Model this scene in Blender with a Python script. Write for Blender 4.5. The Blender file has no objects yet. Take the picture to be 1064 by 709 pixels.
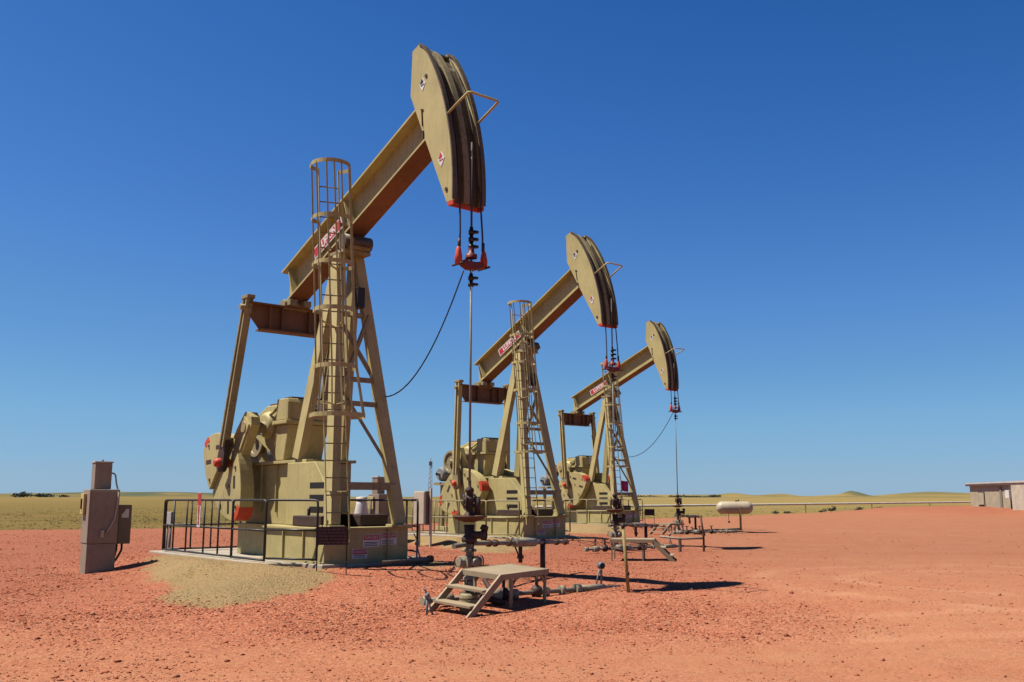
import bpy, bmesh, math, random
import numpy as np
from mathutils import Vector, Matrix, noise as mnoise

random.seed(7)
RNG = np.random.default_rng(7)
S = bpy.context.scene
COL = S.collection
PI = math.pi
R = math.radians

# =====================================================================
# materials
# =====================================================================
def new_mat(name):
    m = bpy.data.materials.new(name)
    m.use_nodes = True
    nt = m.node_tree
    b = nt.nodes['Principled BSDF']
    return m, nt, b

def N(nt, t, **kw):
    n = nt.nodes.new(t)
    for k, v in kw.items():
        setattr(n, k, v)
    return n

def ramp(nt, fac, stops):
    r = N(nt, 'ShaderNodeValToRGB')
    el = r.color_ramp.elements
    while len(el) > 1:
        el.remove(el[-1])
    for i, (p, c) in enumerate(stops):
        e = el[0] if i == 0 else el.new(p)
        e.position = p
        e.color = (c[0], c[1], c[2], 1) if not isinstance(c, (int, float)) else (c, c, c, 1)
    nt.links.new(fac, r.inputs['Fac'])
    return r

def nz(nt, vec, scale, detail=4, rough=.55):
    n = N(nt, 'ShaderNodeTexNoise')
    n.inputs['Scale'].default_value = scale
    n.inputs['Detail'].default_value = detail
    n.inputs['Roughness'].default_value = rough
    if vec is not None:
        nt.links.new(vec, n.inputs['Vector'])
    return n

def mixc(nt, fac, a, b, mode='MIX'):
    m = N(nt, 'ShaderNodeMix', data_type='RGBA', blend_type=mode)
    for sock, v in ((m.inputs['Factor'], fac), (m.inputs['A'], a), (m.inputs['B'], b)):
        if isinstance(v, (int, float)):
            sock.default_value = v
        elif isinstance(v, (tuple, list)):
            sock.default_value = (v[0], v[1], v[2], 1)
        else:
            nt.links.new(v, sock)
    return m.outputs['Result']

def mth(nt, op, a, b=None, clamp=False):
    m = N(nt, 'ShaderNodeMath', operation=op, use_clamp=clamp)
    for i, v in enumerate((a, b)):
        if v is None:
            continue
        if isinstance(v, (int, float)):
            m.inputs[i].default_value = v
        else:
            nt.links.new(v, m.inputs[i])
    return m.outputs[0]

def paint(name, col, rough=.5, dirt=(.16, .10, .06), dirt_amt=.35, streak=.25, metallic=0., bump=.15, rust=0.):
    """Weathered paint: slow tone drift, vertical run marks, dust blotches."""
    m, nt, b = new_mat(name)
    col = tuple(c * ALB for c in col); dirt = tuple(c * ALB for c in dirt)
    tc = N(nt, 'ShaderNodeTexCoord')
    o = tc.outputs['Object']
    n1 = nz(nt, o, 1.3, 5, .6)
    n2 = nz(nt, o, 9, 6, .65)
    mp = N(nt, 'ShaderNodeMapping'); mp.inputs['Scale'].default_value = (14, 14, .8)
    nt.links.new(o, mp.inputs['Vector'])
    n3 = nz(nt, mp.outputs['Vector'], 1.0, 4, .6)
    dark = tuple(c * .82 for c in col); lite = tuple(min(1, c * 1.12) for c in col)
    base = ramp(nt, n1.outputs['Fac'], [(.3, dark), (.7, lite)]).outputs['Color']
    d1 = ramp(nt, n2.outputs['Fac'], [(.52, 0.), (.75, 1.)]).outputs['Color']
    base = mixc(nt, mth(nt, 'MULTIPLY', d1, dirt_amt), base, dirt)
    d2 = ramp(nt, n3.outputs['Fac'], [(.55, 0.), (.78, 1.)]).outputs['Color']
    base = mixc(nt, mth(nt, 'MULTIPLY', d2, streak), base, tuple(c * .55 for c in dirt))
    if rust:
        n4 = nz(nt, o, 4.5, 8, .7)
        d3 = ramp(nt, n4.outputs['Fac'], [(.60, 0.), (.68, 1.)]).outputs['Color']
        base = mixc(nt, mth(nt, 'MULTIPLY', d3, rust), base, (.13, .045, .02))
    nt.links.new(base, b.inputs['Base Color'])
    rr = ramp(nt, n2.outputs['Fac'], [(.3, rough - .1), (.7, min(1, rough + .2))])
    nt.links.new(rr.outputs['Color'], b.inputs['Roughness'])
    b.inputs['Metallic'].default_value = metallic
    b.inputs['Specular IOR Level'].default_value = .35
    bp = N(nt, 'ShaderNodeBump'); bp.inputs['Strength'].default_value = bump; bp.inputs['Distance'].default_value = .01
    nt.links.new(n2.outputs['Fac'], bp.inputs['Height'])
    nt.links.new(bp.outputs['Normal'], b.inputs['Normal'])
    return m

M = {}
ALB = .64          # the colours below were first set for exposure 0.25; the scene is exposed at 1
TAN = (.505, .418, .178)
M['tan'] = paint('tan_paint', TAN, .5, (.24, .15, .08), .38, .34, rust=.10)
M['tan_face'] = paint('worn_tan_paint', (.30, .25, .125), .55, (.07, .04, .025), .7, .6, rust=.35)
M['shaded_oily_face'] = paint('shaded_oily_paint', (.13, .095, .055), .5, (.03, .02, .015), .7, .7, rust=.3)  # shade on the head's face put into the colour, with grime and rust
M['dusty'] = paint('dusty_step_paint', (.37, .285, .175), .6, (.3, .15, .09), .4, .2)
M['tan_old'] = paint('oily_tan_paint', (.33, .265, .135), .5, (.06, .04, .025), .6, .5, rust=.25)
M['under'] = paint('brown_paint', (.22, .105, .05), .65, (.10, .05, .03), .4, .2)  # darker brown for the beam's lower face and the equalizer
M['red'] = paint('red_safety_paint', (.62, .065, .025), .5, (.2, .04, .02), .3, .2)
M['redmetal'] = paint('red_cast_metal', (.20, .022, .012), .45, (.10, .02, .015), .5, .2)
M['blackrail'] = paint('dark_rail_paint', (.028, .024, .022), .45, (.12, .06, .035), .35, .1)
M['black'] = paint('black_greasy_metal', (.018, .014, .012), .4, (.10, .05, .03), .4, .1)
M['darkbrown'] = paint('dark_brown_steel', (.055, .028, .020), .6, (.14, .06, .035), .4, .1)
M['rusty'] = paint('rusty_steel', (.15, .07, .036), .75, (.06, .03, .02), .6, .3)
M['steel'] = paint('bare_steel', (.24, .225, .20), .6, (.12, .08, .06), .4, .2, metallic=.2)
M['greypipe'] = paint('grey_pipe_paint', (.22, .195, .15), .55, (.17, .09, .055), .55, .3)
M['palepipe'] = paint('pale_valve_paint', (.33, .29, .20), .5, (.17, .09, .05), .6, .3)
M['cab'] = paint('taupe_enamel', (.34, .265, .195), .45, (.2, .12, .08), .3, .2)
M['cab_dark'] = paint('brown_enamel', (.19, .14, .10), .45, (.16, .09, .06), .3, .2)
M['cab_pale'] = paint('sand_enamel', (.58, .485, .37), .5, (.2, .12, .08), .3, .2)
M['yellow'] = paint('yellow_enamel', (.66, .50, .20), .5)
M['polepaint'] = paint('ochre_pole_paint', (.36, .265, .085), .6, (.2, .1, .05), .4, .3)
M['white'] = paint('white_enamel', (.74, .72, .68), .4, (.3, .2, .13), .25, .2)
M['label_white'] = paint('white_vinyl', (.76, .74, .72), .4, (.4, .3, .2), .15, .1, bump=0)
M['label_red'] = paint('red_vinyl', (.55, .03, .035), .4, (.3, .1, .08), .2, .1, bump=0)
M['label_black'] = paint('black_vinyl', (.02, .02, .02), .4, (.1, .08, .06), .2, .1, bump=0)
M['sign_dark'] = paint('maroon_sign_plate', (.035, .014, .014), .5, (.1, .06, .05), .3, .1, bump=0)
M['sign_text'] = paint('faded_sign_lettering', (.15, .06, .05), .6, (.1, .06, .05), .4, .1, bump=0)
M['tank'] = paint('cream_tank_paint', (.50, .42, .30), .45, (.3, .18, .1), .3, .35)
M['shed'] = paint('tan_shed_cladding', (.43, .355, .245), .55, (.3, .2, .13), .25, .2)
M['shed_trim'] = paint('brown_trim', (.10, .055, .045), .5)
M['shed_roof'] = paint('pale_roof_sheet', (.58, .52, .46), .45)
def cloth_mat(name, col):
    m, nt, b = new_mat(name)
    d = N(nt, 'ShaderNodeBsdfDiffuse'); tl = N(nt, 'ShaderNodeBsdfTranslucent'); mx = N(nt, 'ShaderNodeMixShader')
    n1 = nz(nt, N(nt, 'ShaderNodeTexCoord').outputs['Object'], 6, 4)
    c = ramp(nt, n1.outputs['Fac'], [(.3, tuple(v * .85 for v in col)), (.7, col)]).outputs['Color']
    nt.links.new(c, d.inputs['Color']); nt.links.new(c, tl.inputs['Color']); mx.inputs[0].default_value = .5
    nt.links.new(d.outputs[0], mx.inputs[1]); nt.links.new(tl.outputs[0], mx.inputs[2])
    nt.links.new(mx.outputs[0], nt.nodes['Material Output'].inputs['Surface'])
    return m
M['pink'] = cloth_mat('pink_flag_nylon', (.80, .14, .36))
M['orangeflag'] = paint('orange_flag_cloth', (.85, .22, .12), .8)
M['blueplastic'] = paint('blue_grey_housing', (.12, .15, .19), .4)
M['cable'] = paint('black_rubber', (.015, .015, .016), .6)
M['galv'] = paint('galvanised_steel', (.24, .245, .24), .65, (.2, .13, .09), .35, .2)
M['whitepipe'] = paint('white_pipe', (.72, .66, .56), .5, (.3, .2, .12), .3, .1)
M['concrete'] = paint('pad_concrete', (.42, .36, .28), .9, (.30, .15, .08), .6, .3, bump=.5)
M['bark'] = paint('bark', (.09, .06, .04), .9)

def leaf_mat(name, col):
    m, nt, b = new_mat(name)
    g = N(nt, 'ShaderNodeNewGeometry')
    r = ramp(nt, g.outputs['Random Per Island'], [(0, tuple(c * .6 for c in col)), (1, tuple(c * 1.4 for c in col))])
    nt.links.new(mixc(nt, 1., r.outputs['Color'], (ALB, ALB, ALB), 'MULTIPLY'), b.inputs['Base Color'])
    b.inputs['Roughness'].default_value = .7
    return m
M['leaf'] = leaf_mat('tree_leaves', (.045, .058, .030))

def gravel_mat():
    m, nt, b = new_mat('loose_scoria')
    g = N(nt, 'ShaderNodeNewGeometry')
    r = ramp(nt, g.outputs['Random Per Island'],
             [(0, (.22, .066, .038)), (.35, (.38, .115, .064)), (.8, (.48, .165, .092)), (.96, (.50, .24, .145)), (1, (.18, .10, .07))])
    nt.links.new(mixc(nt, 1., r.outputs['Color'], (ALB, ALB, ALB), 'MULTIPLY'), b.inputs['Base Color'])
    b.inputs['Roughness'].default_value = .9
    b.inputs['Specular IOR Level'].default_value = 0.
    return m
M['gravel'] = gravel_mat()

def sandgravel_mat():
    m, nt, b = new_mat('loose_sandy_pebbles')
    g = N(nt, 'ShaderNodeNewGeometry')
    r = ramp(nt, g.outputs['Random Per Island'],
             [(0, (.24, .14, .07)), (.5, (.38, .24, .12)), (.9, (.46, .32, .18)), (1, (.40, .16, .10))])
    nt.links.new(mixc(nt, 1., r.outputs['Color'], (ALB, ALB, ALB), 'MULTIPLY'), b.inputs['Base Color'])
    b.inputs['Roughness'].default_value = .9
    return m
M['sandgravel'] = sandgravel_mat()

def grassblade_mat():
    m, nt, b = new_mat('dry_prairie_grass')
    g = N(nt, 'ShaderNodeNewGeometry')
    r = ramp(nt, g.outputs['Random Per Island'],
             [(0, (.12, .108, .032)), (.4, (.19, .150, .048)), (.8, (.26, .19, .07)), (1, (.14, .125, .036))])
    nt.links.new(mixc(nt, 1., r.outputs['Color'], (ALB, ALB, ALB), 'MULTIPLY'), b.inputs['Base Color'])
    b.inputs['Roughness'].default_value = .8
    b.inputs['Specular IOR Level'].default_value = .15
    return m
M['grass'] = grassblade_mat()

def ground_mat():
    m, nt, b = new_mat('scoria_pad_and_prairie')
    tc = N(nt, 'ShaderNodeTexCoord'); o = tc.outputs['Object']
    ag = N(nt, 'ShaderNodeAttribute', attribute_name='grass')
    asd = N(nt, 'ShaderNodeAttribute', attribute_name='sand')
    acp = N(nt, 'ShaderNodeAttribute', attribute_name='packed')
    ash = N(nt, 'ShaderNodeAttribute', attribute_name='shrub')
    big = nz(nt, o, .16, 4, .55)
    mid = nz(nt, o, 1.4, 5, .6)
    fine = nz(nt, o, 26, 4, .7)
    fin2 = nz(nt, o, 75, 3, .7)
    # loose red scoria
    red = ramp(nt, fine.outputs['Fac'], [(.30, (.2464, .0717, .0426)), (.50, (.4816, .1456, .0829)), (.72, (.6048, .2128, .1210))]).outputs['Color']
    vg = N(nt, 'ShaderNodeTexVoronoi', feature='F1'); vg.inputs['Scale'].default_value = 30
    wob = N(nt, 'ShaderNodeVectorMath', operation='ADD'); wsc = N(nt, 'ShaderNodeVectorMath', operation='SCALE'); wsc.inputs['Scale'].default_value = .03
    nt.links.new(fine.outputs['Color'], wsc.inputs[0]); nt.links.new(o, wob.inputs[0]); nt.links.new(wsc.outputs[0], wob.inputs[1])
    nt.links.new(wob.outputs[0], vg.inputs['Vector'])
    gsep = N(nt, 'ShaderNodeSeparateColor'); nt.links.new(vg.outputs['Color'], gsep.inputs['Color'])
    stone = ramp(nt, gsep.outputs['Red'], [(0., (.2684, .0805, .0488)), (.25, (.4392, .1281, .0732)), (.6, (.5856, .1891, .1074)), (.85, (.6832, .2623, .1525)), (.96, (.6710, .3660, .2318)), (1., (.2440, .1342, .0915))]).outputs['Color']
    gap = ramp(nt, vg.outputs['Distance'], [(.45, 1.), (.85, .62)]).outputs['Color']
    stone = mixc(nt, 1., stone, gap, 'MULTIPLY')
    red = mixc(nt, .72, red, stone)
    # driven-over, dusty part
    pk = ramp(nt, mid.outputs['Fac'], [(.3, (.3698, .1403, .0756)), (.55, (.4300, .1700, .0907)), (.78, (.4730, .2082, .1151))]).outputs['Color']
    pk2 = ramp(nt, fin2.outputs['Fac'], [(.28, (.3096, .1207, .0655)), (.45, (.4558, .1759, .0924)), (.75, (.5160, .2227, .1218))]).outputs['Color']
    pk = mixc(nt, .5, pk, pk2)
    pk = mixc(nt, .22, pk, stone)
    # wheel tracks: long stretched noise
    mp = N(nt, 'ShaderNodeMapping'); mp.inputs['Scale'].default_value = (.10, 1.1, 1); mp.inputs['Rotation'].default_value = (0, 0, R(-24))
    nt.links.new(o, mp.inputs['Vector'])
    trk = nz(nt, mp.outputs['Vector'], 1.0, 5, .55)
    tr = ramp(nt, trk.outputs['Fac'], [(.38, 0.), (.62, 1.)]).outputs['Color']
    pk = mixc(nt, mth(nt, 'MULTIPLY', tr, .5), pk, (.4902, .2295, .1302))
    # curved tyre tracks where trucks swing round
    for (cx, cy, rr_) in ((8.6, 17.5, 2.7), (8.8, 17.3, 4.5), (4.0, 30.0, 17.0), (4.2, 30.4, 19.0)):
        vs_ = N(nt, 'ShaderNodeVectorMath', operation='DISTANCE'); vs_.inputs[1].default_value = (cx, cy, -.3)
        nt.links.new(o, vs_.inputs[0])
        dd = mth(nt, 'ABSOLUTE', mth(nt, 'SUBTRACT', mth(nt, 'ADD', vs_.outputs['Value'], mth(nt, 'MULTIPLY', mid.outputs['Fac'], .25)), rr_))
        tf = ramp(nt, dd, [(.10, .55), (.30, 0.)]).outputs['Color']
        pk = mixc(nt, mth(nt, 'MULTIPLY', tf, mth(nt, 'ADD', mid.outputs['Fac'], .25)), pk, (.60, .30, .18))
    pf = mth(nt, 'ADD', acp.outputs['Fac'], mth(nt, 'MULTIPLY', mth(nt, 'SUBTRACT', mid.outputs['Fac'], .5), 1.1), clamp=True)
    pk = mixc(nt, mth(nt, 'MULTIPLY', ramp(nt, big.outputs['Fac'], [(.48, 0.), (.70, 1.)]).outputs['Color'], .45), pk, (.50, .275, .165))
    col = mixc(nt, pf, red, pk)
    bigr = ramp(nt, big.outputs['Fac'], [(.35, 0.), (.65, 1.)]).outputs['Color']
    col = mixc(nt, mth(nt, 'MULTIPLY', bigr, .40), col, (.38, .115, .065))
    adu = N(nt, 'ShaderNodeAttribute', attribute_name='dust')           # pale dust lies on the turnaround in front
    col = mixc(nt, mth(nt, 'ADD', adu.outputs['Fac'], mth(nt, 'MULTIPLY', mth(nt, 'SUBTRACT', big.outputs['Fac'], .5), .8), clamp=True), mixc(nt, 1., col, (.74, .715, .715), 'MULTIPLY'), col)
    # scattered dark pebbles
    vo = N(nt, 'ShaderNodeTexVoronoi', feature='F1'); vo.inputs['Scale'].default_value = 7.5
    nt.links.new(o, vo.inputs['Vector'])
    sp = ramp(nt, vo.outputs['Distance'], [(.09, 1.), (.15, 0.)]).outputs['Color']
    vc = N(nt, 'ShaderNodeSeparateColor'); nt.links.new(vo.outputs['Color'], vc.inputs['Color'])
    sel = mth(nt, 'GREATER_THAN', vc.outputs['Red'], .70)
    col = mixc(nt, mth(nt, 'MULTIPLY', mth(nt, 'MULTIPLY', sp, sel), .5), col, (.15, .055, .04))
    # sandy fill banked against the pads
    snd = ramp(nt, fine.outputs['Fac'], [(.3, (.17, .105, .05)), (.5, (.31, .205, .10)), (.72, (.40, .28, .15))]).outputs['Color']
    snd = mixc(nt, mth(nt, 'MULTIPLY', ramp(nt, mid.outputs['Fac'], [(.35, 0.), (.7, 1.)]).outputs['Color'], .35), snd, (.43, .22, .115))
    sf = mth(nt, 'ADD', asd.outputs['Fac'], mth(nt, 'MULTIPLY', mth(nt, 'SUBTRACT', mid.outputs['Fac'], .5), 1.2))
    sf = mth(nt, 'ADD', sf, mth(nt, 'MULTIPLY', mth(nt, 'SUBTRACT', gsep.outputs['Green'], .5), .45))
    sf = ramp(nt, sf, [(.36, 0.), (.62, 1.)]).outputs['Color']
    col = mixc(nt, sf, col, snd)
    # prairie
    mp2 = N(nt, 'ShaderNodeMapping'); mp2.inputs['Scale'].default_value = (.018, .075, 1)
    nt.links.new(o, mp2.inputs['Vector'])
    band = nz(nt, mp2.outputs['Vector'], 1.0, 6, .62)
    gr = ramp(nt, band.outputs['Fac'], [(.28, (.0816, .0679, .0168)), (.40, (.1344, .0914, .0231)), (.52, (.1968, .1244, .0350)), (.62, (.1440, .1044, .0252)), (.80, (.2400, .1436, .0476))]).outputs['Color']
    gm = nz(nt, o, .9, 6, .7)
    gr = mixc(nt, .25, gr, ramp(nt, gm.outputs['Fac'], [(.3, (.0864, .0740, .0182)), (.7, (.2496, .1610, .0490))]).outputs['Color'])
    dry = ramp(nt, band.outputs['Fac'], [(.30, (.1805, .1364, .0451)), (.48, (.2850, .1954, .0722)), (.62, (.2280, .1672, .0574)), (.80, (.3420, .2244, .1025))]).outputs['Color']
    gr = mixc(nt, 1., gr, (1.05, .96, .92), 'MULTIPLY'); dry = mixc(nt, 1., dry, (1.05, .96, .95), 'MULTIPLY')
    ady = N(nt, 'ShaderNodeAttribute', attribute_name='dry')
    gr = mixc(nt, ady.outputs['Fac'], gr, dry)
    mp3 = N(nt, 'ShaderNodeMapping'); mp3.inputs['Scale'].default_value = (.0035, .013, 1)
    nt.links.new(o, mp3.inputs['Vector'])
    far = nz(nt, mp3.outputs['Vector'], 1.0, 5, .6)
    fr = ramp(nt, far.outputs['Fac'], [(.35, 0.), (.62, 1.)]).outputs['Color']
    gr = mixc(nt, mth(nt, 'MULTIPLY', fr, .35), gr, (.135, .118, .036))
    gr = mixc(nt, ash.outputs['Fac'], gr, (.060, .075, .045))
    gf = mth(nt, 'ADD', ag.outputs['Fac'], mth(nt, 'MULTIPLY', mth(nt, 'SUBTRACT', mid.outputs['Fac'], .5), .9))
    gf = ramp(nt, gf, [(.45, 0.), (.58, 1.)]).outputs['Color']
    col = mixc(nt, gf, col, gr)
    col = mixc(nt, 1., col, (ALB * 1.13, ALB * 1.21, ALB * 1.13), 'MULTIPLY')
    nt.links.new(col, b.inputs['Base Color'])
    b.inputs['Roughness'].default_value = .95
    b.inputs['Specular IOR Level'].default_value = .12
    h = mth(nt, 'ADD', mth(nt, 'MULTIPLY', fine.outputs['Fac'], .7), mth(nt, 'MULTIPLY', fin2.outputs['Fac'], .35))
    h = mth(nt, 'ADD', h, mth(nt, 'MULTIPLY', mid.outputs['Fac'], 1.2))
    h = mth(nt, 'SUBTRACT', h, mth(nt, 'MULTIPLY', mth(nt, 'MULTIPLY', vg.outputs['Distance'], .55), mth(nt, 'SUBTRACT', 1.15, pf)))
    bp = N(nt, 'ShaderNodeBump'); bp.inputs['Strength'].default_value = .75; bp.inputs['Distance'].default_value = .055
    nt.links.new(h, bp.inputs['Height'])
    nt.links.new(bp.outputs['Normal'], b.inputs['Normal'])
    return m
M['ground'] = ground_mat()

# =====================================================================
# mesh collector
# =====================================================================
class MB:
    def __init__(s):
        s.v = []; s.f = []; s.sm = []
    def add(s, verts, faces, smooth=False):
        k = len(s.v)
        s.v += [tuple(p) for p in verts]
        s.f += [tuple(i + k for i in f) for f in faces]
        s.sm += [smooth] * len(faces)
        return s
    def box(s, x0, x1, y0, y1, z0, z1):
        vs = [(x, y, z) for x in (x0, x1) for y in (y0, y1) for z in (z0, z1)]
        return s.add(vs, [(0, 1, 3, 2), (4, 6, 7, 5), (0, 4, 5, 1), (2, 3, 7, 6), (0, 2, 6, 4), (1, 5, 7, 3)])
    def bar(s, a, b, w, h, up=(0, 0, 1), w2=None, h2=None):
        """rectangular bar a->b; w across, h along 'up'."""
        a, b = Vector(a), Vector(b); d = (b - a).normalized()
        x = d.cross(Vector(up))
        if x.length < 1e-5:
            x = d.cross(Vector((1, 0, 0)))
        x.normalize(); y = x.cross(d)
        w2 = w if w2 is None else w2; h2 = h if h2 is None else h2
        vs = []
        for p, ww, hh in ((a, w, h), (b, w2, h2)):
            for sx, sy in ((-1, -1), (1, -1), (1, 1), (-1, 1)):
                vs.append(p + x * (sx * ww / 2) + y * (sy * hh / 2))
        return s.add(vs, [(0, 3, 2, 1), (4, 5, 6, 7), (0, 1, 5, 4), (1, 2, 6, 5), (2, 3, 7, 6), (3, 0, 4, 7)])
    def ibeam(s, a, b, w, h, up=(0, 0, 1), t=.025):
        """I section: flanges w wide, h deep along up."""
        a, b = Vector(a), Vector(b); d = (b - a).normalized()
        x = d.cross(Vector(up)).normalized(); y = x.cross(d)
        for o in (-1, 1):
            off = y * (o * (h - t) / 2)
            s.bar(a + off, b + off, w, t, up=y)
        return s.bar(a, b, t * .8, h - 2 * t - .002, up=y)
    def tube(s, pts, r, n=10, closed=False, caps=True):
        pts = [Vector(p) for p in pts]
        rs = r if isinstance(r, (list, tuple)) else [r] * len(pts)
        L = len(pts)
        rings = []
        up = Vector((0, 0, 1))
        prevx = None
        for i, p in enumerate(pts):
            if closed:
                d = pts[(i + 1) % L] - pts[i - 1]
            else:
                d = pts[min(i + 1, L - 1)] - pts[max(i - 1, 0)]
            d.normalize()
            if prevx is None:
                x = d.cross(up)
                if x.length < 1e-3:
                    x = d.cross(Vector((1, 0, 0)))
            else:
                x = prevx - d * prevx.dot(d)
            x.normalize(); prevx = x.copy(); y = d.cross(x)
            rings.append([p + (x * math.cos(2 * PI * k / n) + y * math.sin(2 * PI * k / n)) * rs[i] for k in range(n)])
        vs = [q for r_ in rings for q in r_]
        fs = []
        for i in range(L if closed else L - 1):
            j = (i + 1) % L
            for k in range(n):
                fs.append((i * n + k, i * n + (k + 1) % n, j * n + (k + 1) % n, j * n + k))
        s.add(vs, fs, True)
        if caps and not closed:
            s.add(rings[0], [tuple(range(n))[::-1]]); s.add(rings[-1], [tuple(range(n))])
        return s
    def cyl(s, a, b, r, n=20):
        return s.tube([a, b], r, n)
    def lathe(s, prof, c, ax=(0, 0, 1), n=20):
        """prof: (radius, distance along axis) from c"""
        c = Vector(c); d = Vector(ax).normalized()
        x = d.cross(Vector((0, 0, 1)))
        if x.length < 1e-3:
            x = Vector((1, 0, 0))
        x.normalize(); y = d.cross(x)
        for (r0, h0), (r1, h1) in zip(prof[:-1], prof[1:]):
            vs = []
            for r_, h_ in ((r0, h0), (r1, h1)):
                vs += [c + d * h_ + (x * math.cos(2 * PI * k / n) + y * math.sin(2 * PI * k / n)) * max(r_, 1e-4) for k in range(n)]
            s.add(vs, [(k, (k + 1) % n, n + (k + 1) % n, n + k) for k in range(n)], abs(r0 - r1) < abs(h0 - h1) * 6)
        return s
    def prism(s, poly, y0, y1, plane='xz'):
        """extrude a polygon given in (x,z) across y (or (y,z) across x, (x,y) across z)."""
        n = len(poly)
        def P(p, t):
            if plane == 'xz': return (p[0], t, p[1])
            if plane == 'yz': return (t, p[0], p[1])
            return (p[0], p[1], t)
        vs = [P(p, y0) for p in poly] + [P(p, y1) for p in poly]
        fs = [tuple(range(n)), tuple(range(2 * n - 1, n - 1, -1))]
        fs += [(i, n + i, n + (i + 1) % n, (i + 1) % n) for i in range(n)]
        return s.add(vs, fs)
    def sphere(s, c, r, n=12, m=8, sz=1.):
        c = Vector(c)
        return s.lathe([(r * math.sin(PI * i / m), -r * sz * math.cos(PI * i / m)) for i in range(m + 1)], c, (0, 0, 1), n)
    def tri(s, T):
        s.v = [tuple(T @ Vector(p)) for p in s.v]
        return s
    def each(s, name, mat, parent=None, bevel=0.):
        """build every unconnected piece as an object of its own"""
        key = {}; root = []
        for i, p in enumerate(s.v):
            k = tuple(round(c, 5) for c in p)
            root.append(key.setdefault(k, i))
        def find(i):
            while root[i] != i:
                root[i] = root[root[i]]; i = root[i]
            return i
        for f in s.f:
            a = find(f[0])
            for i in f[1:]:
                b = find(i)
                if a != b: root[b] = a
        groups = {}
        for k, f in enumerate(s.f): groups.setdefault(find(f[0]), []).append(k)
        out = []
        for fs in groups.values():
            m = MB(); idx = {}
            for k in fs:
                g = []
                for i in s.f[k]:
                    if i not in idx: idx[i] = len(m.v); m.v.append(s.v[i])
                    g.append(idx[i])
                m.f.append(tuple(g)); m.sm.append(s.sm[k])
            out.append(m.build(name, mat, parent, bevel))
        return out
    def build(s, name, mat, parent=None, bevel=0., loc=None):
        me = bpy.data.meshes.new(name)
        me.from_pydata(s.v, [], s.f)
        me.update()
        bm = bmesh.new(); bm.from_mesh(me)
        for f, q in zip(bm.faces, s.sm):
            f.smooth = q
        bmesh.ops.remove_doubles(bm, verts=bm.verts, dist=1e-6)
        bmesh.ops.recalc_face_normals(bm, faces=bm.faces)
        bm.to_mesh(me); bm.free()
        me.materials.append(M[mat] if isinstance(mat, str) else mat)
        o = bpy.data.objects.new(name, me)
        COL.objects.link(o)
        if parent: o.parent = parent
        if loc is not None: o.location = loc
        if bevel:
            b = o.modifiers.new('bevel', 'BEVEL'); b.width = bevel; b.segments = 2
            b.limit_method = 'ANGLE'; b.angle_limit = R(40)
        return o

def tag(o, label=None, cat=None, group=None, kind=None):
    if label: o['label'] = label
    if cat: o['category'] = cat
    if group: o['group'] = group
    if kind: o['kind'] = kind
    return o

def empty(name, loc, rz, label, cat, group=None):
    o = bpy.data.objects.new(name, None)
    COL.objects.link(o)
    o.location = loc; o.rotation_euler = (0, 0, rz); o.empty_display_size = .3
    return tag(o, label, cat, group)

def children(o):
    return [c for c in bpy.data.objects if c.parent == o]

def copy_tree(o, parent=None):
    c = o.copy(); COL.objects.link(c); c.parent = parent
    for ch in children(o):
        copy_tree(ch, c)
    return c

def text_mesh(txt, size, depth=.003, bold=0.):
    cu = bpy.data.curves.new('lettering', 'FONT')
    cu.body = txt; cu.size = size; cu.extrude = depth; cu.offset = bold
    cu.align_x = 'CENTER'; cu.align_y = 'CENTER'; cu.resolution_u = 3
    ob = bpy.data.objects.new('lettering', cu); COL.objects.link(ob)
    dg = bpy.context.evaluated_depsgraph_get()
    dg.update()
    me = bpy.data.meshes.new_from_object(ob.evaluated_get(dg))
    bpy.data.objects.remove(ob)
    return me

def lettering(name, txt, size, mat, parent, T, bold=0.):
    """flat letters; T maps (x right, y up, z out) into the parent's space"""
    me = text_mesh(txt, size, .002, bold)
    me.transform(T)
    me.materials.clear(); me.materials.append(M[mat])
    o = bpy.data.objects.new(name, me); COL.objects.link(o)
    o.parent = parent
    return o

def frame(origin, right, up):
    r_ = Vector(right).normalized(); u_ = Vector(up).normalized(); n_ = r_.cross(u_).normalized()
    u_ = n_.cross(r_)
    return Matrix(((r_.x, u_.x, n_.x, origin[0]), (r_.y, u_.y, n_.y, origin[1]), (r_.z, u_.z, n_.z, origin[2]), (0, 0, 0, 1)))

# =====================================================================
# layout: camera stands at (0,0,1.15) looking along +Y; z=0 is the top of the pads
# =====================================================================
YAW = R(-50)
UA = Vector((math.cos(YAW), math.sin(YAW), 0)); UL = Vector((-math.sin(YAW), math.cos(YAW), 0))
UNITS = [Vector((-2.64, 17.94, 0)), Vector((1.03, 30.7, -.02)), Vector((5.27, 44.9, .02))]
def up(i, u, v, z=0.):
    return UNITS[i] + UA * u + UL * v + Vector((0, 0, z))

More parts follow.
